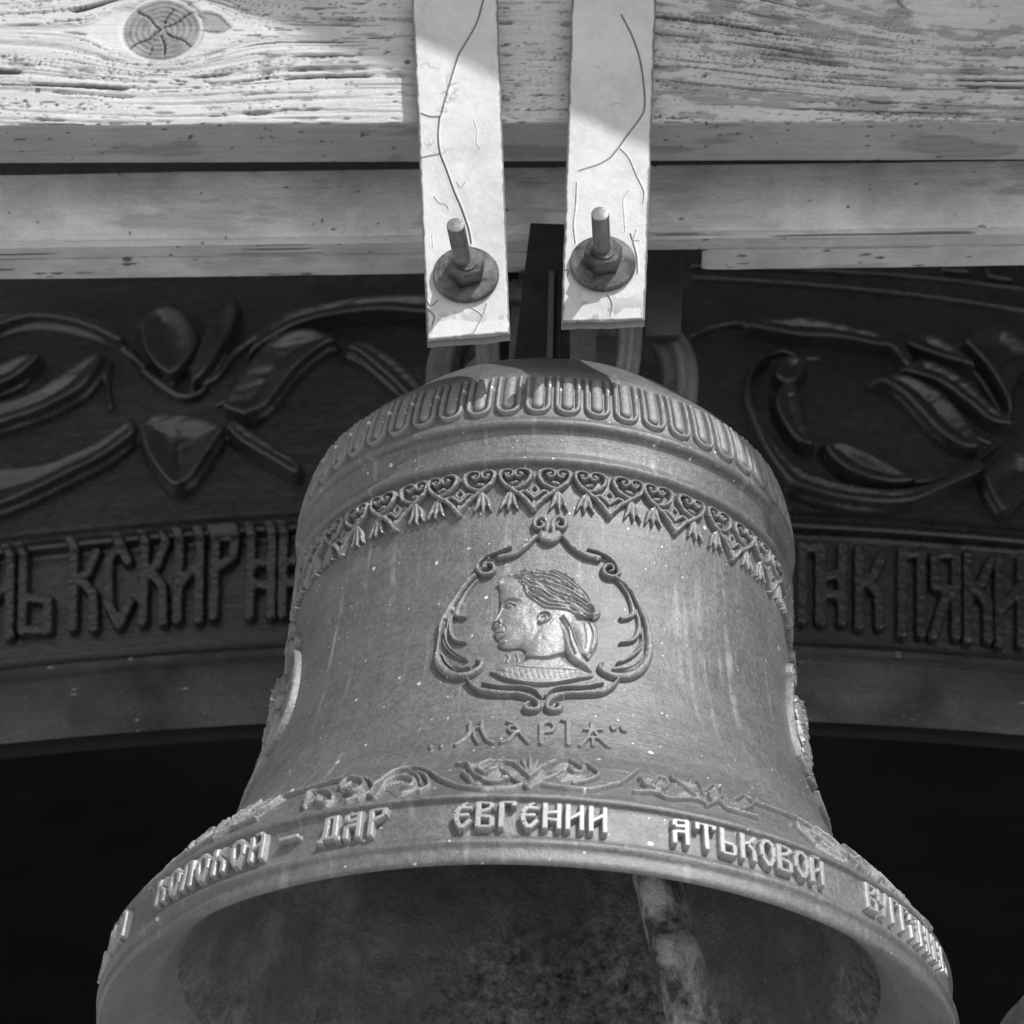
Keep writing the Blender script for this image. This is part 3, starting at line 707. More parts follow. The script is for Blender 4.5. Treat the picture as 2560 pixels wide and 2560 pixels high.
# --- acanthus scrolls above the inscription
Ra = 0.92
def trA(pts, ox, oy, k=.3623):
    out = []
    for x, y in pts:
        a, s = hit_bell(ox+k*x, oy+k*y); out.append((a*Ra, s))
    return out
KA = .3623/1085
vine = [
 (4, [(355, 548), (560, 500), (700, 455), (790, 455), (880, 402), (960, 420), (1100, 405), (1270, 385)], 13),
 (4, [(330, 400), (540, 330), (680, 292), (880, 285)], 12), (4, [(930, 330), (1050, 245), (1150, 212), (1240, 208), (1330, 245), (1400, 292), (1560, 345), (1730, 360), (1900, 348)], 14),
 (4, [(700, 345), (730, 300), (800, 285), (862, 312), (850, 355), (790, 385), (745, 372)], 14), (4, [(900, 290), (930, 340), (880, 395), (740, 440)], 12),
 (4, [(450, 480), (480, 405), (560, 372), (640, 392), (652, 440), (590, 468), (540, 450), (560, 420)], 14),
 (4, [(950, 400), (1000, 330), (1080, 290), (1160, 285), (1205, 310), (1185, 345), (1130, 350)], 15), (4, [(1230, 242), (1290, 272), (1305, 335), (1240, 370)], 13), (4, [(1180, 240), (1240, 280), (1255, 330)], 9),
 (4, [(1900, 172), (1760, 168), (1680, 190), (1645, 225), (1690, 255), (1760, 240), (1775, 215)], 13), (4, [(1500, 180), (1570, 185), (1600, 240), (1650, 285), (1740, 310), (1850, 290)], 12), (4, [(1540, 240), (1590, 295)], 14),
 (5, [(-20, 352), (200, 350), (290, 328), (345, 348), (400, 320), (560, 345), (750, 360), (900, 328), (970, 310), (1060, 242), (1160, 207), (1240, 208), (1350, 245), (1440, 300)], 14),
 (5, [(345, 285), (290, 235), (240, 185)], 13), (5, [(345, 285), (310, 215), (290, 165)], 12), (5, [(345, 285), (345, 210), (342, 145)], 13), (5, [(345, 285), (380, 215), (398, 168)], 12), (5, [(345, 285), (400, 235), (450, 190)], 13),
 (5, [(150, 232), (220, 280), (290, 320)], 12), (5, [(560, 245), (470, 285), (400, 318)], 12),
 (5, [(470, 182), (560, 160), (640, 180), (705, 225), (690, 255), (630, 242), (620, 215)], 13), (5, [(740, 185), (815, 245), (790, 280), (735, 298), (640, 320)], 12), (5, [(700, 180), (880, 190)], 9),
 (5, [(1098, 280), (1130, 330), (1190, 358)], 13), (5, [(1060, 375), (1200, 380), (1300, 420), (1480, 425), (1570, 462)], 12), (5, [(1190, 325), (1215, 292), (1262, 295), (1290, 330), (1262, 365)], 13),
 (5, [(1310, 262), (1340, 300), (1420, 365), (1500, 425)], 15), (5, [(1440, 270), (1500, 330), (1530, 395)], 11), (5, [(1540, 375), (1590, 338), (1650, 360), (1650, 415), (1590, 435), (1570, 400)], 13),
 (5, [(1560, 470), (1640, 440), (1700, 490), (1800, 520), (1900, 550)], 12), (5, [(1610, 318), (1720, 322), (1820, 380), (1900, 450)], 13), (5, [(1740, 440), (1790, 415), (1850, 440), (1862, 482), (1800, 502)], 13)]
allA = []
for z_, pts, w in vine: allA += trA(pts, 600 if z_ == 4 else 1200, 1850)
allA = np.array(allA)
f = Field(allA[:, 0].min()-.02, allA[:, 0].max()+.02, float(s_of_z(.192)), float(s_of_z(.322)), .0014)
for z_, pts, w in vine:
    f.round(trA(pts, 600 if z_ == 4 else 1200, 1850), w*KA*1.15, .0090, True, .003)
for z_, cx_, cy_, rx_, ry_ in ((4, 790, 340, 90, 62), (4, 560, 425, 110, 58), (4, 1130, 315, 130, 72), (4, 1680, 232, 130, 78), (4, 1800, 235, 110, 60), (5, 340, 235, 110, 80), (5, 620, 225, 120, 72), (5, 1200, 320, 105, 50), (5, 1430, 350, 110, 60), (5, 1610, 390, 85, 55), (5, 1800, 455, 85, 60)):
    tl = math.atan2((-.12 if z_ == 4 and cx_ < 1300 else .0), 1) if z_ == 4 else (.25 if cx_ > 1100 else 0)
    pl_ = [(cx_+rx_*math.cos(t)*(1+.12*math.sin(5*t+cx_)), cy_+ry_*math.sin(t)*(1+.14*math.sin(4*t+cy_))+tl*rx_*math.cos(t)) for t in np.linspace(0, 2*math.pi, 22, endpoint=False)]
    d = f.sd(trA(pl_, 600 if z_ == 4 else 1200, 1850), True)
    f.H = np.where(d > 0, f.H+.0042*np.clip(d/.006, 0, 1)+.0016*np.sin(d*900)*(f.H < .003), f.H)
leaf = f.emit('acanthus_scroll', M_RELIEF, surf_bell(Ra), bell, .003, .1)
span = (allA[:, 0].max()-allA[:, 0].min())/Ra
for k in (-2, -1, 1, 2): part_copy(leaf, bell, k*span*0.985)

# --- crown: ears cast on top of the bell
def tube(name, pts, rad, mat, parent, nseg=16, flat=1.0, lobes=0, upv=(0, 1, 0), per=10):
    pts = [np.asarray(p, float) for p in pts]
    if np.isscalar(rad): rad = [rad]*len(pts)
    P, W = catmull(pts, per, rad)
    T_ = np.gradient(P, axis=0); T_ /= np.linalg.norm(T_, axis=1)[:, None]
    upv = np.asarray(upv, float); V = []
    a = np.linspace(0, 2*np.pi, nseg, endpoint=False)
    for p, t, w in zip(P, T_, W):
        n = upv-t*(upv@t); n /= np.linalg.norm(n)+1e-9; bn = np.cross(t, n)
        rr = w*(1+(0.13*np.cos(a*lobes) if lobes else 0))
        V.append(p+np.outer(np.cos(a)*rr*flat, n)+np.outer(np.sin(a)*rr, bn))
    V = np.vstack(V); n = len(P); idx = np.arange(n*nseg).reshape(n, nseg); nx = np.roll(idx, -1, 1)
    F = [tuple(x) for x in np.stack([idx[:-1], nx[:-1], nx[1:], idx[1:]], -1).reshape(-1, 4)]
    F.append(tuple(idx[0][::-1])); F.append(tuple(idx[-1]))
    return mesh_obj(name, V, F, mat, parent)
def ear(ang, w=.036, out=.35, hgt=.30, lob=6):
    c, s = math.sin(ang), -math.cos(ang)
    prof = [(out-.045, 1.67), (out-.012, 1.76), (out+.006, 1.87), (out+.002, 1.965), (out-.03, 2.03), (out-.09, 2.06), (out-.19, 2.062), (.04, 2.05)]
    pts = [(r*c, r*s, z) for r, z in prof]
    return tube('crown_loop', pts, w, M_CROWN, bell, 24, 1.25, lob, (s, -c, 0))
ear(math.radians(97), .050, .318); ear(math.radians(-97), .042, .27, .3, 7); ear(math.radians(48), .028, .25); ear(math.radians(-40), .026, .25)
ear(math.radians(140)); ear(math.radians(-140))
V, F = box_mesh((-.11, -.11, 1.68), (.11, .11, 2.12))
mesh_obj('crown_post', V, F, M_CROWN, bell, False)

# ------------------------------------------------------------------ clapper, hanging inside the bell
clap = empty('clapper', 'scaly iron clapper shaft leaning to the right inside the bell mouth', 'clapper')
clap.matrix_world = bell.matrix_world.copy()
Yc = 0.05
p2 = at(1641, 2193, Yc, BELLB); p3 = at(1735, 2553, Yc, BELLB)
ctop = p2+(p2-p3)/np.linalg.norm(p2-p3)*1.15
dirc = (p3-ctop)/np.linalg.norm(p3-ctop)
Lc = np.linalg.norm(p3-ctop)
pts = [ctop+dirc*t for t in (0, .3, .7, Lc-.35, Lc, Lc+.15)]
tube('clapper_shaft', pts, [.035, .04, .045, .056, .062, .07], M_CLAPPER, clap, 40, 1, 0)
pts = [ctop+dirc*t for t in (Lc+.14, Lc+.2, Lc+.3, Lc+.4, Lc+.47, Lc+.55)]
tube('clapper_ball', pts, [.075, .12, .17, .14, .08, .05], M_CLAPPER, clap, 40, 1, 0)

# ------------------------------------------------------------------ timber beams
def wood_sweep(name, x0, x1, nx, sect, mat, hfun, parent=None, zslope=0.0):
    """sect: list of ((y,z), n) runs; hfun(x, s) -> height, paint, crack"""
    P = [np.array(sect[0][0], float)]; nrm = []
    for (a, n_), (b, _) in zip(sect[:-1], sect[1:]):
        a = np.array(a, float); b = np.array(b, float)
        for k in range(1, n_+1): P.append(a+(b-a)*k/n_)
    P = np.array(P); t = np.gradient(P, axis=0); t /= np.linalg.norm(t, axis=1)[:, None]+1e-12
    nn = np.stack([t[:, 1], -t[:, 0]], 1)
    s = np.concatenate([[0], np.cumsum(np.linalg.norm(np.diff(P, axis=0), axis=1))])
    x = np.linspace(x0, x1, nx); X, Sg = np.meshgrid(x, s)
    H, pa_, cr = hfun(X, Sg)
    Yg = P[:, 0][:, None]+nn[:, 0][:, None]*H; Zg = P[:, 1][:, None]+nn[:, 1][:, None]*H+zslope*X
    V = np.stack([X, Yg, Zg], -1).reshape(-1, 3); idx = np.arange(X.size).reshape(X.shape)
    F = np.stack([idx[:-1, :-1], idx[:-1, 1:], idx[1:, 1:], idx[1:, :-1]], -1).reshape(-1, 4)
    F = np.vstack([F[:, ::-1], ])
    uv = np.stack([X, Sg], -1).reshape(-1, 2)
    return mesh_obj(name, V, F, mat, parent, True, {'paint': pa_, 'crack': cr}, uv)
YF = -.635
pL = at(0, 312, YF); pR = at(2560, 303, YF)
zs = (pR[2]-pL[2])/(pR[0]-pL[0]); zb = pL[2]-zs*pL[0]          # lower edge of the front face at x=0
ztop = at(1280, -60, YF)[2]
Y2 = YF+.155
Y3 = YF+.30
HF = ztop+.25-zb
k1 = at(405, 72, YF); k2 = at(2480, -150, YF)
KN = [(k1[0], HF-(k1[2]-zb-zs*k1[0]), .098), (k2[0], HF-(k2[2]-zb-zs*k2[0]), .17)]
HSPLIT = HF
def front_h(X, Sg):
    psi = Sg.copy(); kn = np.zeros_like(X); rings = np.zeros_like(X)
    xw = X
    for (kx_, ks_, kr) in KN:
        dx = (X-kx_)*.62; ds = Sg-ks_; rho = np.hypot(dx, ds)+1e-6
        kp = kr*(1.7 if kx_ > .5 else 1.0)
        far = sstep(kp*1.0, kp*1.5, rho)
        psi = psi-ds*np.minimum(1, (kp*kp)/(rho*rho))*np.exp(-(rho/(kp*3.4))**2)
        r2 = np.hypot(X-kx_, ds)
        kn = np.maximum(kn, sstep(kr*1.02, kr*.92, r2))
    psi = psi+.012*(fbm(X*2.2, Sg*5, 31, 3)-.5)
    g1 = vnoise(X*3.2, psi*150, 1); g2 = vnoise(X*5.5, psi*260, 2); g3 = vnoise(X*1.6, psi*70, 3)
    late = (g3*.5+g1*.3+g2*.2)
    lines = sstep(.45, .8, late)
    # splits along the grain
    c1 = sstep(.835, .90, vnoise(X*3.6+9, psi*110, 11))*sstep(.42, .6, vnoise(X*2.1, psi*9, 12))
    c2 = sstep(.86, .93, vnoise(X*8.5+3, psi*190, 13))
    right = sstep(-.1, .5, X)
    # long checks in the right-hand timber
    c3_ = sstep(.0028, .0009, np.abs(psi-(HF-.245+.02*np.sin(X*2.5))-.01*(vnoise(X*3, X*0, 8)-.5)))*sstep(.30, .45, X)
    c4_ = sstep(.0040, .0012, np.abs(psi-(HF-.125+.012*np.sin(X*3+1))))*sstep(.55, .68, X)*sstep(1.10, .9, X)*1.6
    c5_ = sstep(.0022, .0008, np.abs(psi-(HF-.185+.03*(X-.3))))*sstep(.26, .34, X)*sstep(1.2, 1.0, X)
    rid = np.abs(fbm(X*2.6+4, psi*85, 14, 3, .55)-.5)
    c6 = sstep(.014, .004, rid)*sstep(.44, .56, fbm(X*4, psi*24, 15, 3))
    rid2 = np.abs(fbm(X*5+1, psi*150, 16, 2, .5)-.5)
    c7 = sstep(.016, .005, rid2)*sstep(.46, .56, fbm(X*7, psi*30, 17, 3))
    crack = np.clip((c1*.9+c2*.5)*far+(c3_+c4_+c5_)*far+c6*sstep(0, .4, far+.2*(KN[1][0] > 9))+c7*.55, 0, 1)*(1-kn)
    # paint left on the wood
    pn = .62*fbm(X*6+3, psi*34, 21, 5, .62)+.38*vnoise(X*1.3, psi*52, 23)
    pn2 = fbm(X*16, Sg*26, 25, 5, .65)
    thr = .37+.10*right
    paint = sstep(thr-.03, thr+.03, pn*.62+pn2*.38+.10*sstep(.72, .6, Sg/HF)*0)
    paint = np.where(kn > .5, .25+.3*paint*(vnoise(X*60, Sg*60, 4) > .6), paint)
    H = .0022*paint-.010*crack-.0030*lines*(1-.45*paint)-.0035*(1-right)*lines
    H = H+.004*(fbm(X*6, psi*18, 41, 4)-.5)
    # knots: sunk rings and star checks
    for i, (kx_, ks_, kr) in enumerate(KN):
        dx = X-kx_; ds = Sg-ks_; rho = np.hypot(dx, ds); th_ = np.arctan2(ds, dx)
        inside = sstep(kr*1.02, kr*.95, rho)
        H = H+inside*(.003*np.sin(rho*420+3*vnoise(th_*2, rho*10, 5))*.5-.003)
        crack = np.maximum(crack, inside*(.45+.3*(vnoise(th_*3, rho*40, 6)-.5)))
        H = H-.006*np.exp(-((rho-kr*1.03)/.005)**2)
        for j, (an, l0, l1, w) in enumerate(((-2.35, .0, .95, .0022), (-.62, .05, .98, .0026), (.62, .1, .95, .0020), (1.45, .15, .95, .0024), (2.5, .0, 1.0, .0032), (-1.25, .2, .8, .0016), (.05, 1.0, 1.5, .0016), (1.95, .55, 1.0, .0012))):
            r_ = dx*math.cos(an)+ds*math.sin(an); q_ = np.abs(-dx*math.sin(an)+ds*math.cos(an)+.003*np.sin(r_*90+j))
            m_ = sstep(w, w*.3, q_)*sstep(l0*kr-.003, l0*kr+.006, r_)*sstep(l1*kr+.006, l1*kr-.01, r_)
            H = H-.012*m_; crack = np.maximum(crack, m_*.95)
    # ragged lower edge, quieter underside
    under = sstep(HF-.002, HF+.004, Sg)
    H = H*(1-under)+under*(.003*(fbm(X*4, Sg*18, 51, 4)-.5))
    H = H-.0035*np.exp(-((Sg-HF)/.004)**2)*(.4+1.2*vnoise(X*35, X*0, 52))
    crack = crack*(1-under)+under*.8*sstep(.83, .87, fbm(X*40, Sg*80, 53, 2))
    paint = paint*(1-under)+under*sstep(.30, .36, fbm(X*3, Sg*12, 54, 4))*.55
    return H, paint, crack
xa, xb = -1.62, 1.62
beam1 = empty('timber_beam', 'thick upper beam with peeling white paint and a cracked round knot', 'beam', None, (0, YF, zb))
beam1.location = (0, 0, 0)
sect = [((YF, zb+HF), 250), ((YF, zb), 24), ((Y2, zb), 2), ((Y2, zb+HF), 0)]
wood_sweep('beam_face', xa, xb, 900, sect, M_WOOD, front_h, beam1, zs)
V, F = box_mesh((xa-.01, YF+.02, zb+.02), (xb+.01, Y2-.012, zb+HF-.005))
V = [(x, y, z+zs*x) for x, y, z in V]
mesh_obj('beam_core', V, F, M_WOOD2, beam1, False)

def low_h(X, Sg):
    H = .006*(fbm(X*3, Sg*9, 61, 5)-.5)+.0016*(fbm(X*9, Sg*40, 62, 4)-.5)
    H = H-.004*np.exp(-((Sg-HL)/.005)**2)*(.3+vnoise(X*20, X*0, 63))
    pt = sstep(.20, .45, fbm(X*4, Sg*16, 64, 5, .65)); under = sstep(HL-.003, HL+.003, Sg)
    cr = sstep(.88, .90, fbm(X*50, Sg*60, 65, 2))*.8+under*sstep(.86, .92, vnoise(X*3, Sg*160, 66))*.8
    return H, pt*(1-under*.35), np.clip(cr, 0, 1)
beam2 = empty('timber_beam', 'lower grey painted timber recessed under the knotted beam', 'beam')
qL = at(0, 620, Y3); qR = at(2560, 585, Y3)
zs2 = (qR[2]-qL[2])/(qR[0]-qL[0]); zb2 = qL[2]-zs2*qL[0]
gL = at(0, 411, Y3); gR = at(2560, 392, Y3)
HL = min(gL[2]-zs2*gL[0], gR[2]-zs2*gR[0])-zb2-.006
YB2 = Y3+.045
sect = [((Y3+.03, zb2+HL), 3), ((Y3, zb2+HL-.006), 66), ((Y3, zb2), 14), ((YB2, zb2), 2), ((YB2, zb2+HL), 0)]
wood_sweep('beam_face', xa, xb, 620, sect, M_WOOD2, low_h, beam2, zs2)
# ragged batten under the right end, chipped where it stops
def bat_h(X, Sg):
    H = .005*(fbm(X*5, Sg*20, 71, 4)-.5)-.006*np.exp(-((Sg-.125)/.004)**2)*fbm(X*14, X*0, 74, 4)
    e = np.minimum(np.abs(X-xcut0), np.abs(X-xcut1))
    H = H-.012*np.exp(-e/.012)*fbm(X*30, Sg*60, 75, 3)
    return H, sstep(.3, .4, fbm(X*5, Sg*14, 72, 4))*.7, .8*sstep(.8, .86, fbm(X*20, Sg*60, 73, 2))
xcut0, xcut1 = at(1330, 640, YB2)[0], at(1757, 640, YB2)[0]
for x0_, x1_, n_ in ((xa, xcut0, 300), (xcut1, xb, 160)):
    sect = [((YB2+.002, zb2+.12), 2), ((YB2+.002, zb2-.002), 20), ((YB2+.087, zb2-.002), 2), ((YB2+.087, zb2+.12), 0)]
    wood_sweep('batten', x0_, x1_, n_, sect, M_WOOD2, bat_h, beam2, zs2)
V, F = box_mesh((xa, YB2-.02, zb2+.06), (xb, YB2+.08, zb2+HL-.01))
V = [(x, y, z+zs2*x) for x, y, z in V]
mesh_obj('beam_core', V, F, M_WOOD2, beam2, False)

# ------------------------------------------------------------------ straps with bolts
def strap(corners, Yf, cracks, bolt_px, lab, seed, tilt):
    """corners: px of top-left, top-right, bottom-right, bottom-left of the front face"""
    A, B, Cc, Dd = [at(x, y, Yf) for x, y in corners]
    root = empty('hanging_strap', lab, 'strap', None)
    nu, nv = 150, 620
    u = np.linspace(0, 1, nu); v = np.linspace(0, 1, nv); U, Vv = np.meshgrid(u, v)
    P = ((1-U)*(1-Vv))[..., None]*A+(U*(1-Vv))[..., None]*B+(U*Vv)[..., None]*Cc+((1-U)*Vv)[..., None]*Dd
    X, Z = P[..., 0], P[..., 2]
    H = .002*(fbm(X*12, Z*12, seed, 4)-.5); wear = np.zeros_like(H)
    g = Field(0, 1, 0, 1, 1); g.U, g.V = X, Z; g.u = None
    def qd(pts, w):
        PP_, W_ = catmull(pts, 6, w); Q = np.full(X.shape, 9.0)
        for i in range(len(PP_)-1):
            a, b = PP_[i], PP_[i+1]; d_ = b-a; t = np.clip(((X-a[0])*d_[0]+(Z-a[1])*d_[1])/(d_@d_+1e-14), 0, 1)
            Q = np.minimum(Q, np.hypot(X-a[0]-t*d_[0], Z-a[1]-t*d_[1])/W_[i])
        return Q
    for pts, w, dp in cracks:
        pp = [tuple(at(x, y, Yf)[[0, 2]]) for x, y in pts]
        w = w*.72; Q = qd(pp, w/1003.0); Q2 = Q*w/(w+5)
        k = np.clip(1-Q, 0, 1); H = H-.006*dp*k; H = H+.0015*dp*np.clip(1-Q2, 0, 1)*(Q > 1); wear = np.maximum(wear, np.clip(1.25-Q, 0, 1)*dp)
    # fine crazing and chipped edges
    wn_ = fbm(X*30, Z*30, seed+3, 3)
    crz = sstep(.035, .0, np.abs(fbm(X*16+wn_*.8, Z*16, seed+4, 3)-.5))*sstep(.66, .78, fbm(X*7, Z*7, seed+5, 3))
    H = H-.0015*crz; wear = np.maximum(wear, crz*.5)
    eu = np.minimum(U, 1-U)*.207; ev = (1-Vv)*1.06
    ed = np.minimum(eu, ev*.8)
    chip = sstep(.006, .001, ed-.007*fbm(X*45, Z*45, seed+6, 3)+.002)
    H = H-.004*sstep(.006, 0, ed); wear = np.maximum(wear, chip*.9)
    low = sstep(.88, .99, Vv)*sstep(.42, .40, fbm(X*25, Z*25, seed+8, 4)+.02)
    wear = np.maximum(wear, low*.5)
    wob = .0022*(fbm(Z*30, Z*0, seed+9, 3)-.5)
    P = P.copy(); P[..., 0] += wob*np.where(U < .05, 1, 0)+wob*np.where(U > .95, -1, 0)
    P[..., 1] -= H
    P[..., 2] += (Vv > .999)*.006*(fbm(X*40, X*0, seed+10, 3)-.5)
    idx = np.arange(nu*nv).reshape(nv, nu)
    F = np.stack([idx[:-1, :-1], idx[1:, :-1], idx[1:, 1:], idx[:-1, 1:]], -1).reshape(-1, 4)
    Vs = P.reshape(-1, 3)
    # rim: sides and lower end go back by the thickness
    th_ = .030
    rim = np.concatenate([idx[:, 0], idx[-1, 1:], idx[::-1, -1][1:]])
    back = Vs[rim].copy(); back[:, 1] = Yf+th_
    mid = Vs[rim].copy(); mid[:, 1] = Yf+.004
    n0 = len(Vs); m_ = len(rim)
    Vs = np.vstack([Vs, back]); wr = np.concatenate([wear.ravel(), np.full(m_, .45)])
    i0 = rim; i1 = n0+np.arange(m_)
    F2 = np.stack([i0[:-1], i1[:-1], i1[1:], i0[1:]], -1)
    o = mesh_obj('strap_plate', Vs, np.vstack([F, F2]), M_STRAP, root, True, {'wear': wr})
    o.data.polygons.foreach_set('use_smooth', np.concatenate([np.ones(len(F), bool), np.zeros(len(F2), bool)]))
    # bolt
    c = at(bolt_px[0], bolt_px[1], Yf-.01)
    def cyl(name, r, y0, y1, n, mat, rot=0, bev=.004, rr=None, tdx=0, tdz=0, prof=None):
        prof = prof or [(0, y0), (r-bev, y0), (r, y0-bev if y1 < y0 else y0+bev), (r, y1+bev), (r-bev, y1), (0, y1)]
        V_ = []; a = np.linspace(0, 2*np.pi, n, endpoint=False)+rot
        for (q_, y_) in prof:
            q_ = max(q_, 1e-4); k_ = (y_-Yf)
            V_ += [(c[0]+q_*math.cos(t)+tdx*k_, y_, c[2]+q_*math.sin(t)+tdz*k_) for t in a]
        n_ = len(prof); id_ = np.arange(n_*n).reshape(n_, n); nx_ = np.roll(id_, -1, 1)
        F_ = np.stack([id_[:-1], nx_[:-1], nx_[1:], id_[1:]], -1).reshape(-1, 4)
        return mesh_obj(name, V_, F_, mat, root, n > 12)
    cyl('washer', .0785, Yf, Yf-.018, 80, M_WASHER)
    cyl('nut', .047, Yf-.018, Yf-.066, 6, M_IRON, tilt, .003)
    cyl('spring_washer', .030, Yf-.066, Yf-.074, 40, M_WASHER)
    pr = [(0, Yf-.06)]
    y = Yf-.06; yend = Yf-.205; k = 0
    while y > yend:
        pr.append((.0212 if k % 2 else .0202, y)); y -= .0035; k += 1
    pr += [(.0208, yend-.001), (.0198, yend-.003), (.0190, yend-.0032), (0, yend-.0035)]
    cyl('threaded_rod', .021, 0, 0, 40, M_ROD, prof=pr, tdx=.10 if seed == 3 else .04, tdz=0)
    return root
YS = -.69
crL = [([(1208, 0), (1190, 60), (1150, 130), (1140, 153), (1118, 225), (1100, 292)], 3.6, 1), ([(1098, 292), (1094, 340), (1099, 382), (1114, 422), (1135, 480), (1152, 520), (1170, 572), (1177, 608)], 3.4, 1),
       ([(1052, 284), (1075, 292), (1098, 293)], 3.5, .9), ([(1052, 395), (1075, 390), (1097, 386)], 3.0, .9), ([(1084, 492), (1096, 508), (1112, 512), (1120, 524)], 2, .5), ([(1182, 300), (1190, 330), (1188, 358), (1198, 372)], 1.8, .4),
       ([(1215, 760), (1205, 790), (1190, 820), (1180, 836)], 2.2, .7), ([(1172, 768), (1195, 782), (1204, 792)], 2, .6), ([(1060, 740), (1075, 765), (1095, 750)], 2.2, .9), ([(1066, 770), (1085, 790), (1080, 812)], 2.5, .9), ([(1078, 590), (1080, 620)], 1.6, .5), ([(1140, 455), (1150, 470), (1162, 455)], 1.8, .5)]
crR = [([(1553, 36), (1580, 90), (1600, 150), (1610, 220), (1611, 268), (1600, 295), (1570, 335), (1545, 370), (1524, 396)], 3.2, 1), ([(1524, 396), (1495, 412), (1445, 428)], 2.6, .9), ([(1549, 372), (1570, 395), (1590, 440), (1608, 480), (1605, 510)], 2.4, .7),
       ([(1440, 458), (1437, 520), (1432, 560), (1437, 610)], 2.2, .8), ([(1570, 478), (1556, 500), (1558, 540), (1561, 580)], 1.8, .5), ([(1590, 575), (1582, 600), (1596, 602)], 2, .6), ([(1518, 738), (1528, 760), (1524, 790)], 2.4, .8), ([(1410, 676), (1422, 676), (1418, 690)], 2.4, .8), ([(1575, 585), (1590, 640), (1592, 684)], 3, .8)]
s1_ = strap([(1028, -40), (1243, -40), (1275, 835), (1068, 851)], YS, crL, (1165, 686), 'left white strap whose long crack runs down to its bolt', 3, .35)
s2_ = strap([(1430, -40), (1642, -40), (1612, 800), (1403, 806)], YS, crR, (1507, 658), 'right white strap with a curved crack and a shorter lower end', 7, .2)

# bars behind the straps
def slab(name, px, Yf, th_, mat, parent, nz=12):
    """px: outline polygon in the photograph laid on the plane y = Yf, given a real thickness"""
    P = [at(x, y, Yf) for x, y in px]; n = len(P)
    V_ = [tuple(p) for p in P]+[(p[0], p[1]+th_, p[2]) for p in P]
    F_ = [tuple(range(n)), tuple(range(2*n-1, n-1, -1))]+[(i, i+n, (i+1) % n+n, (i+1) % n) for i in range(n)]
    o = mesh_obj(name, V_, F_, mat, parent, False)
    bm_ = o.modifiers.new('bevel', 'BEVEL'); bm_.width = .0012; bm_.segments = 2
    return o
br = empty('suspension_bracket', 'black iron bracket with a welded rib between the two straps', 'bracket')
slab('bracket_plate', [(1326, 556), (1425, 560), (1425, 895), (1285, 895)], -.41, .03, M_DARKIRON, br)
slab('bracket_rib', [(1372, 676), (1386, 676), (1382, 895), (1366, 895)], -.434, .024, M_GREYIRON, br)
slab('bracket_rib', [(1392, 676), (1404, 676), (1402, 895), (1390, 895)], -.424, .014, M_DARKIRON, br)
b2_ = empty('suspension_bar', 'grey painted iron bar hanging behind the right strap', 'bar')
slab('bar_plate', [(1620, 560), (1710, 560), (1702, 838), (1612, 838)], -.05, .025, M_GREYIRON, b2_)
b3_ = empty('suspension_bar', 'dark iron bar behind the left strap, left of the ribbed bracket', 'bar')
slab('bar_plate', [(1200, 590), (1300, 590), (1286, 900), (1190, 900)], -.05, .025, M_DARKIRON, b3_)

# ------------------------------------------------------------------ the large bell behind
big = empty('large_bell', 'huge dark bell behind, with carved vines and a band of old lettering', 'bell')
R2, YC0 = 7.8, 1.35
zl = at(1300, 1790, YC0)[2]
cyb = YC0+R2
# outer profile given by what stands one above another on the front: (px y on the centre line, how far behind the lip)
def zfront(py, back): return at(1300, py, YC0+back)[2]
bp_ = [(zl, 0.0), (zl+.02, -.006), (zfront(1715, -.01), -.012), (zfront(1640, .02), .012), (zfront(1636, -.01), -.012), (zfront(1622, .0), .0), (zfront(1616, .03), .045), (zfront(1600, .05), .055),
       (zfront(1592, .055), .066), (zfront(1380, .085), .088), (zfront(1322, .09), .093), (zfront(1316, .06), .058), (zfront(1300, .05), .045), (zfront(1290, .05), .052), (zfront(1286, .08), .085), (zfront(1272, .09), .09), (zfront(1266, .10), .108), (zfront(1250, .105), .112), (zfront(900, .2), .22), (zfront(700, .3), .32), (zfront(640, .33), .345), (zfront(300, .5), .55), (zfront(-400, .9), 1.0)]
bp_ = np.array([(R2-b, z) for z, b in bp_]); DB = dense(bp_, .02)
zB, rB = np.maximum.accumulate(DB[:, 1]+np.arange(len(DB))*1e-7), DB[:, 0]
def hit_big(px, py):
    d = ray(px, py, (WR, WU, WF)); t = np.linspace(9, 16, 5000); P = CAM+d*t[:, None]
    ins = np.hypot(P[:, 0], P[:, 1]-cyb) < np.interp(P[:, 2], zB, rB)
    k = int(np.argmax(ins)); p = P[k]; return math.atan2(p[0], -(p[1]-cyb))*R2, float(p[2])
def surf_big(U, V, H):
    a = U/R2; r = np.interp(V, zB, rB)+H
    return np.stack([r*np.sin(a), cyb-r*np.cos(a), V], -1)
top = [(rB[-1]*.8, zB[-1]+.25), (rB[-1]*.4, zB[-1]+.45), (0.001, zB[-1]+.5)]
Rb = np.concatenate([rB, [t_[0] for t_ in top]]); Zb = np.concatenate([zB, [t_[1] for t_ in top]])
kz = int(np.argmax(Zb > zfront(1600, .05)))+1
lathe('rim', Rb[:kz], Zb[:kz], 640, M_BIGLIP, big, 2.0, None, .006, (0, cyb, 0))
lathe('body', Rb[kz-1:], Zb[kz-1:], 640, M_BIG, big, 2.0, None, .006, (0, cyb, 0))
ib = [(R2, zl), (R2-.03, zl-.004), (R2-.30, zl+.12), (R2-.42, zl+.5), (R2-.9, zl+2.2), (R2-2.5, zl+3.6), (.001, zl+3.8)]
M_BLACK = simple('black_bell_inside', 0.004, 0.010, 3, .8, 0, .01)  # near-black base colour over the whole inside of the large bell
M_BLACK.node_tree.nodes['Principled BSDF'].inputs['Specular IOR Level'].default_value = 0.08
ib = dense(np.array(ib), .1)
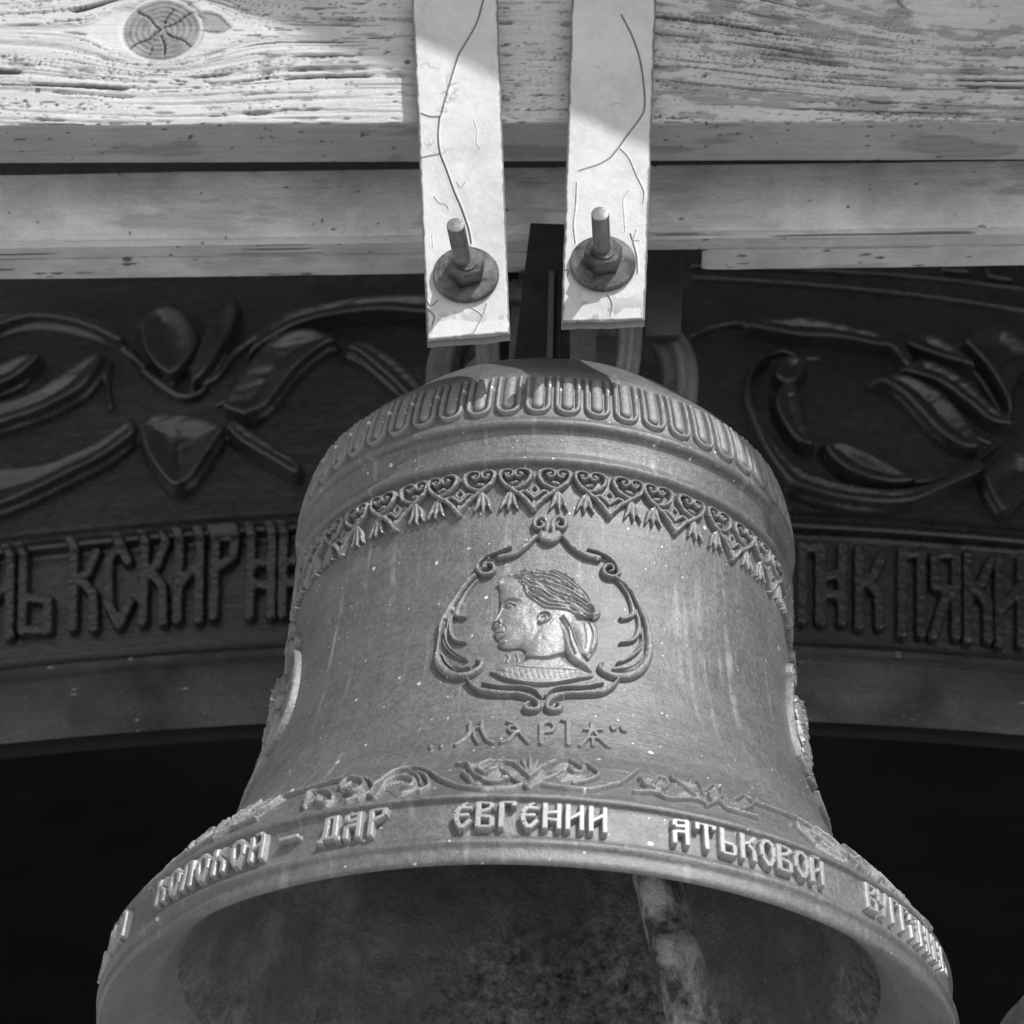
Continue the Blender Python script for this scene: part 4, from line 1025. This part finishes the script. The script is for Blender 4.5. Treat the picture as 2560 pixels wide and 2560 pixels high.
lathe('bell_inside', ib[:, 0], ib[:, 1], 200, M_BLACK, big, 2.0, None, 0, (0, cyb, 0))

kb = 1100/1932.0
KBG = 1/830.0
def big_field(x0, x1, y0, y1, strokes, name, ox=0, oy=0, k=1.0, cell=.0042, hs_=1.0, plates=()):
    c = [hit_big(x, y) for x in (x0, x1) for y in (y0, y1)]
    us = [p[0] for p in c]; vs_ = [p[1] for p in c]
    g = Field(min(us), max(us), min(vs_)-.03, max(vs_)+.03, cell)
    for pi_, pl in enumerate(plates):
        P = [hit_big(ox+k*x, oy+k*y) for x, y in pl]
        d = g.sd(P, True); rim_ = np.clip(d/.012, 0, 1)
        hh = .060*np.sqrt(np.clip(1-(1-rim_)**2, 0, 1))-.026*sstep(.012, .085, d)+.012*(fbm(g.U*7, g.V*7, 90+pi_, 3)-.5)*sstep(.02, .06, d)+.0035*(vnoise(g.U*9+g.V*6, g.V*46-g.U*22, 95+pi_)-.5)*sstep(.014, .03, d)
        g.H = np.maximum(g.H, np.where(d > 0, .004+hh, 0))
    for st in strokes:
        pts, w, h = st; h = h*.45 if plates else h
        P = [hit_big(ox+k*x, oy+k*y) for x, y in pts]
        W = [q_*k*KBG for q_ in w] if not np.isscalar(w) else w*k*KBG
        Q = g.q(P, W, True)
        if h > 0: g.H = np.maximum(g.H, np.where(Q < 1, .002+h*hs_*np.clip(1-Q*Q, 0, 1)**.6, 0))
        else: g.H = np.maximum(g.H+h*hs_*np.clip(1-Q*Q, 0, 1), 0)
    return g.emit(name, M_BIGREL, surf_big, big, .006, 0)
vL = [([(-120, 360), (0, 330), (150, 290), (300, 300), (430, 340), (540, 390), (640, 480)], [30, 40, 46, 44, 36, 30, 20], .05),
      ([(-80, 640), (0, 600), (90, 560), (160, 500), (190, 460)], [20, 26, 28, 24, 14], .045), ([(-80, 560), (0, 530), (100, 480), (185, 455)], 14, .04),
      ([(-60, 790), (60, 755), (180, 715), (290, 665), (380, 610), (440, 540), (480, 460)], [16, 16, 16, 18, 20, 22, 24], .055),
      ([(-60, 1150), (60, 1110), (180, 1060), (320, 990), (460, 920), (560, 850), (620, 790)], [20, 20, 20, 20, 20, 20, 18], .06),
      ([(-60, 890), (40, 915), (150, 935), (280, 910)], 14, .04),
      ([(480, 470), (478, 560), (492, 660)], 14, .045),
      ([(625, 770), (645, 860), (700, 960), (780, 1035), (860, 1000), (930, 900), (975, 830), (995, 770)], 17, .07),
      ([(800, 740), (720, 800), (720, 900), (780, 980), (850, 900), (850, 800), (800, 740)], 34, .025),
      ([(800, 790), (790, 860), (795, 940)], 10, -.02),
      ([(640, 500), (720, 560), (800, 610), (870, 605), (912, 570)], [26, 30, 26, 20, 14], .06),
      ([(770, 430), (775, 500), (765, 550)], 16, .04), ([(840, 600), (860, 500), (920, 400), (980, 280), (1030, 210)], [16, 26, 34, 40, 30], .05),
      ([(900, 560), (960, 520), (1030, 420), (1150, 330), (1280, 250), (1400, 210)], [16, 22, 30, 34, 30, 16], .05),
      ([(640, 300), (720, 260), (820, 290), (860, 380), (800, 440)], [30, 50, 60, 50, 20], .035),
      ([(1090, 730), (1180, 690), (1240, 620), (1300, 540), (1370, 470), (1440, 420), (1480, 405)], [12, 15, 16, 17, 18, 20, 22], .065),
      ([(1530, 440), (1580, 465), (1640, 510), (1720, 580), (1830, 680)], [22, 17, 16, 16, 16], .065),
      ([(1270, 360), (1350, 300), (1500, 240), (1700, 210), (1900, 220)], [16, 22, 30, 36, 36], .04),
      ([(1000, 790), (1060, 840), (1140, 890), (1220, 935), (1300, 975)], 14, .055),
      ([(850, 725), (920, 735), (985, 765)], 12, .05), ([(960, 640), (1040, 600), (1060, 560)], 20, .03)]
pL_ = [[(625, 770), (645, 860), (700, 960), (780, 1038), (860, 1000), (930, 900), (975, 830), (1000, 770), (860, 722), (700, 722)],
 [(1090, 732), (1180, 690), (1240, 620), (1300, 540), (1370, 470), (1440, 420), (1490, 398), (1400, 345), (1290, 350), (1190, 400), (1100, 500), (1020, 620), (990, 690)],
 [(1520, 430), (1580, 455), (1640, 505), (1720, 575), (1850, 695), (1900, 640), (1800, 520), (1700, 440), (1600, 395)],
 [(-80, 800), (60, 755), (180, 715), (290, 665), (380, 610), (440, 540), (480, 455), (400, 465), (300, 530), (200, 600), (80, 650), (-80, 700)],
 [(-80, 1160), (60, 1110), (180, 1060), (320, 990), (460, 920), (560, 850), (622, 792), (590, 735), (480, 815), (360, 880), (200, 935), (40, 945), (-80, 930)],
 [(640, 300), (700, 250), (790, 245), (860, 300), (890, 400), (850, 480), (770, 550), (690, 500), (640, 410)],
 [(850, 600), (860, 500), (900, 390), (960, 290), (1050, 210), (1060, 300), (1000, 420), (930, 530)],
 [(-80, 640), (0, 605), (90, 565), (160, 510), (205, 455), (130, 450), (40, 490), (-80, 540)],
 [(-80, 390), (0, 345), (150, 300), (300, 310), (430, 350), (545, 405), (555, 365), (450, 300), (300, 258), (150, 262), (-80, 300)],
 [(1000, 780), (1060, 842), (1140, 892), (1220, 938), (1310, 988), (1335, 930), (1230, 860), (1120, 790), (1040, 740)],
 [(1090, 480), (1150, 360), (1280, 270), (1500, 215), (1700, 190), (1900, 200), (1900, 280), (1700, 270), (1500, 290), (1330, 330), (1200, 400)]]
big_field(-80, 1080, 715, 1275, vL, 'vine_relief', 0, 650, .5694, plates=pL_)
vR = [([(60, 560), (180, 510), (340, 490), (440, 545)], [16, 20, 22, 20], .06), ([(440, 520), (640, 570), (860, 590), (1060, 625), (1160, 645)], [18, 20, 24, 22, 20], .06),
      ([(1130, 640), (1210, 680), (1280, 760)], [18, 22, 14], .06), ([(770, 680), (680, 680), (560, 640), (440, 700), (380, 800), (380, 940), (440, 1080), (560, 1220), (720, 1330), (950, 1420)], [24, 22, 24, 26, 28, 28, 26, 24, 20, 14], .05),
      ([(690, 700), (690, 770), (640, 830)], 16, .05), ([(640, 840), (670, 960), (700, 1090), (730, 1190)], [18, 26, 26, 14], .045), ([(520, 880), (530, 1000), (600, 1130)], 24, .03),
      ([(780, 1200), (830, 1280), (920, 1350), (1040, 1400), (1200, 1420)], [12, 16, 18, 18, 12], .06),
      ([(880, 1220), (1000, 1230), (1120, 1300), (1240, 1360), (1380, 1370), (1540, 1320), (1680, 1240), (1780, 1150)], [16, 24, 26, 24, 22, 22, 22, 20], .05),
      ([(1045, 850), (1130, 865), (1220, 920), (1310, 1010), (1400, 1110), (1490, 1180), (1580, 1220), (1650, 1215)], [14, 18, 20, 22, 20, 20, 18, 14], .07),
      ([(1200, 830), (1320, 850), (1420, 900), (1540, 1000), (1640, 1100), (1760, 1160)], [30, 40, 44, 40, 34, 20], .03),
      ([(1340, 740), (1480, 790), (1600, 880), (1720, 990), (1830, 1060)], [16, 20, 24, 24, 16], .05), ([(1570, 700), (1660, 780), (1730, 880), (1790, 990), (1850, 1060)], [18, 22, 24, 22, 16], .055),
      ([(1580, 600), (1700, 560), (1820, 600), (1900, 680), (1960, 740)], [30, 50, 50, 40, 30], .035), ([(1850, 900), (1870, 820), (1930, 750)], 18, .05),
      ([(600, 1420), (760, 1480), (960, 1520), (1160, 1530), (1300, 1515), (1440, 1460), (1560, 1410), (1680, 1340)], [26, 32, 34, 32, 26, 18, 18, 16], .06),
      ([(1680, 1370), (1700, 1450), (1740, 1530), (1790, 1580), (1850, 1540), (1920, 1450), (1990, 1380)], 19, .075), ([(1830, 1250), (1850, 1330), (1900, 1400)], [20, 30, 20], .04),
      ([(1240, 620), (1330, 580), (1430, 610), (1540, 680)], [20, 24, 26, 16], .03)]
pR_ = [[(1045, 850), (1130, 868), (1220, 922), (1310, 1012), (1400, 1112), (1490, 1182), (1580, 1228), (1665, 1215), (1620, 1110), (1530, 990), (1420, 890), (1300, 825), (1180, 800)],
 [(780, 1200), (830, 1282), (920, 1352), (1040, 1402), (1200, 1428), (1310, 1400), (1200, 1330), (1080, 1260), (960, 1205), (870, 1185)],
 [(600, 1430), (760, 1485), (960, 1525), (1160, 1540), (1300, 1525), (1440, 1465), (1560, 1412), (1690, 1345), (1640, 1290), (1500, 1365), (1350, 1425), (1150, 1450), (950, 1425), (780, 1380), (640, 1310), (520, 1180), (440, 1040), (400, 900), (420, 780), (500, 700), (440, 690), (370, 780), (340, 920), (390, 1080), (480, 1270)],
 [(1670, 1370), (1700, 1450), (1740, 1530), (1790, 1585), (1850, 1540), (1920, 1450), (2010, 1380), (1960, 1280), (1850, 1235), (1740, 1290)],
 [(695, 690), (705, 770), (640, 850), (560, 860), (510, 800), (560, 715)],
 [(640, 850), (672, 960), (702, 1090), (738, 1205), (640, 1190), (560, 1090), (510, 960), (550, 870)],
 [(340, 545), (440, 565), (640, 600), (860, 612), (1060, 650), (1170, 670), (1230, 750), (1300, 780), (1260, 660), (1160, 590), (1000, 545), (800, 495), (600, 475), (440, 490)],
 [(1200, 790), (1330, 720), (1480, 770), (1620, 870), (1740, 990), (1850, 1090), (1720, 1080), (1580, 970), (1420, 860)],
 [(1560, 620), (1660, 545), (1780, 530), (1900, 600), (2010, 720), (1900, 800), (1850, 900), (1835, 1030), (1775, 900), (1690, 760)],
 [(1230, 640), (1320, 575), (1430, 590), (1560, 680), (1640, 770), (1520, 740), (1380, 700)]]
big_field(1730, 2620, 760, 1300, vR, 'vine_relief', 1700, 600, .44513, plates=pR_)
def bands(seed, pts, w, h): return (pts, w, h)
big_field(1730, 2620, 655, 760, [([(1720, 700), (2000, 716), (2300, 745), (2600, 790)], 9, .02), ([(1720, 672), (2000, 680), (2300, 700), (2600, 735)], 7, .02), ([(2355, 670), (2360, 685), (2412, 688)], 9, .03), ([(2460, 680), (2475, 702), (2520, 708)], 9, .03)], 'moulding')
# lettering of the big bell
def big_letter(ch, xc, ytop, ybot, wpx, slant=0):
    st = GL[ch]
    g0 = [hit_big(xc-wpx*.9, ytop-20), hit_big(xc+wpx*.9, ytop-20), hit_big(xc-wpx*.9, ybot+20), hit_big(xc+wpx*.9, ybot+20)]
    g = Field(min(p[0] for p in g0), max(p[0] for p in g0), min(p[1] for p in g0)-.02, max(p[1] for p in g0)+.02, .0042)
    for (a, b) in st_pairs(st):
        A_ = hit_big(xc+(a[0]-.5)*wpx, ytop+a[1]*(ybot-ytop)); B_ = hit_big(xc+(b[0]-.5)*wpx, ytop+b[1]*(ybot-ytop))
        Q = g.q([A_, B_], 14.5*KBG, False); g.H = np.maximum(g.H, np.where(Q < 1.05, .034*np.clip((1.08-Q)/.3, 0, 1), 0))
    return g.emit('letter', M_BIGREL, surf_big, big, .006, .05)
for ch, x, y0, y1, w in (('И', 5, 1395, 1600, 60), ('Ь', 95, 1390, 1595, 75), ('К', 215, 1375, 1580, 62), ('С', 300, 1368, 1572, 60), ('К', 388, 1352, 1565, 60), ('И', 475, 1345, 1560, 62), ('Р', 560, 1338, 1552, 58), ('Н', 655, 1335, 1548, 62), ('Н', 735, 1330, 1545, 60),
                         ('П', 2025, 1372, 1560, 50), ('Н', 2077, 1375, 1565, 60), ('К', 2170, 1385, 1575, 60), ('П', 2275, 1385, 1595, 55), ('Я', 2358, 1385, 1600, 70), ('К', 2440, 1395, 1610, 60), ('И', 2520, 1405, 1620, 65)):
    big_letter(ch, x, y0, y1, w*1.22)

# ------------------------------------------------------------------ neighbouring small bell, its lip just in the corner
nb_s = .45
cpos = at(2985, 2664, -.1)
o2 = empty('small_bell', 'lip of a smaller bell showing in the lower right corner', 'bell', None, tuple(cpos))
lathe('body', RP*nb_s, ZP*nb_s, 200, M_BRONZE, o2, .5, SP)
lathe('bell_inside', DI[:, 0]*nb_s, DI[:, 1]*nb_s, 160, M_INNER, o2, .5)
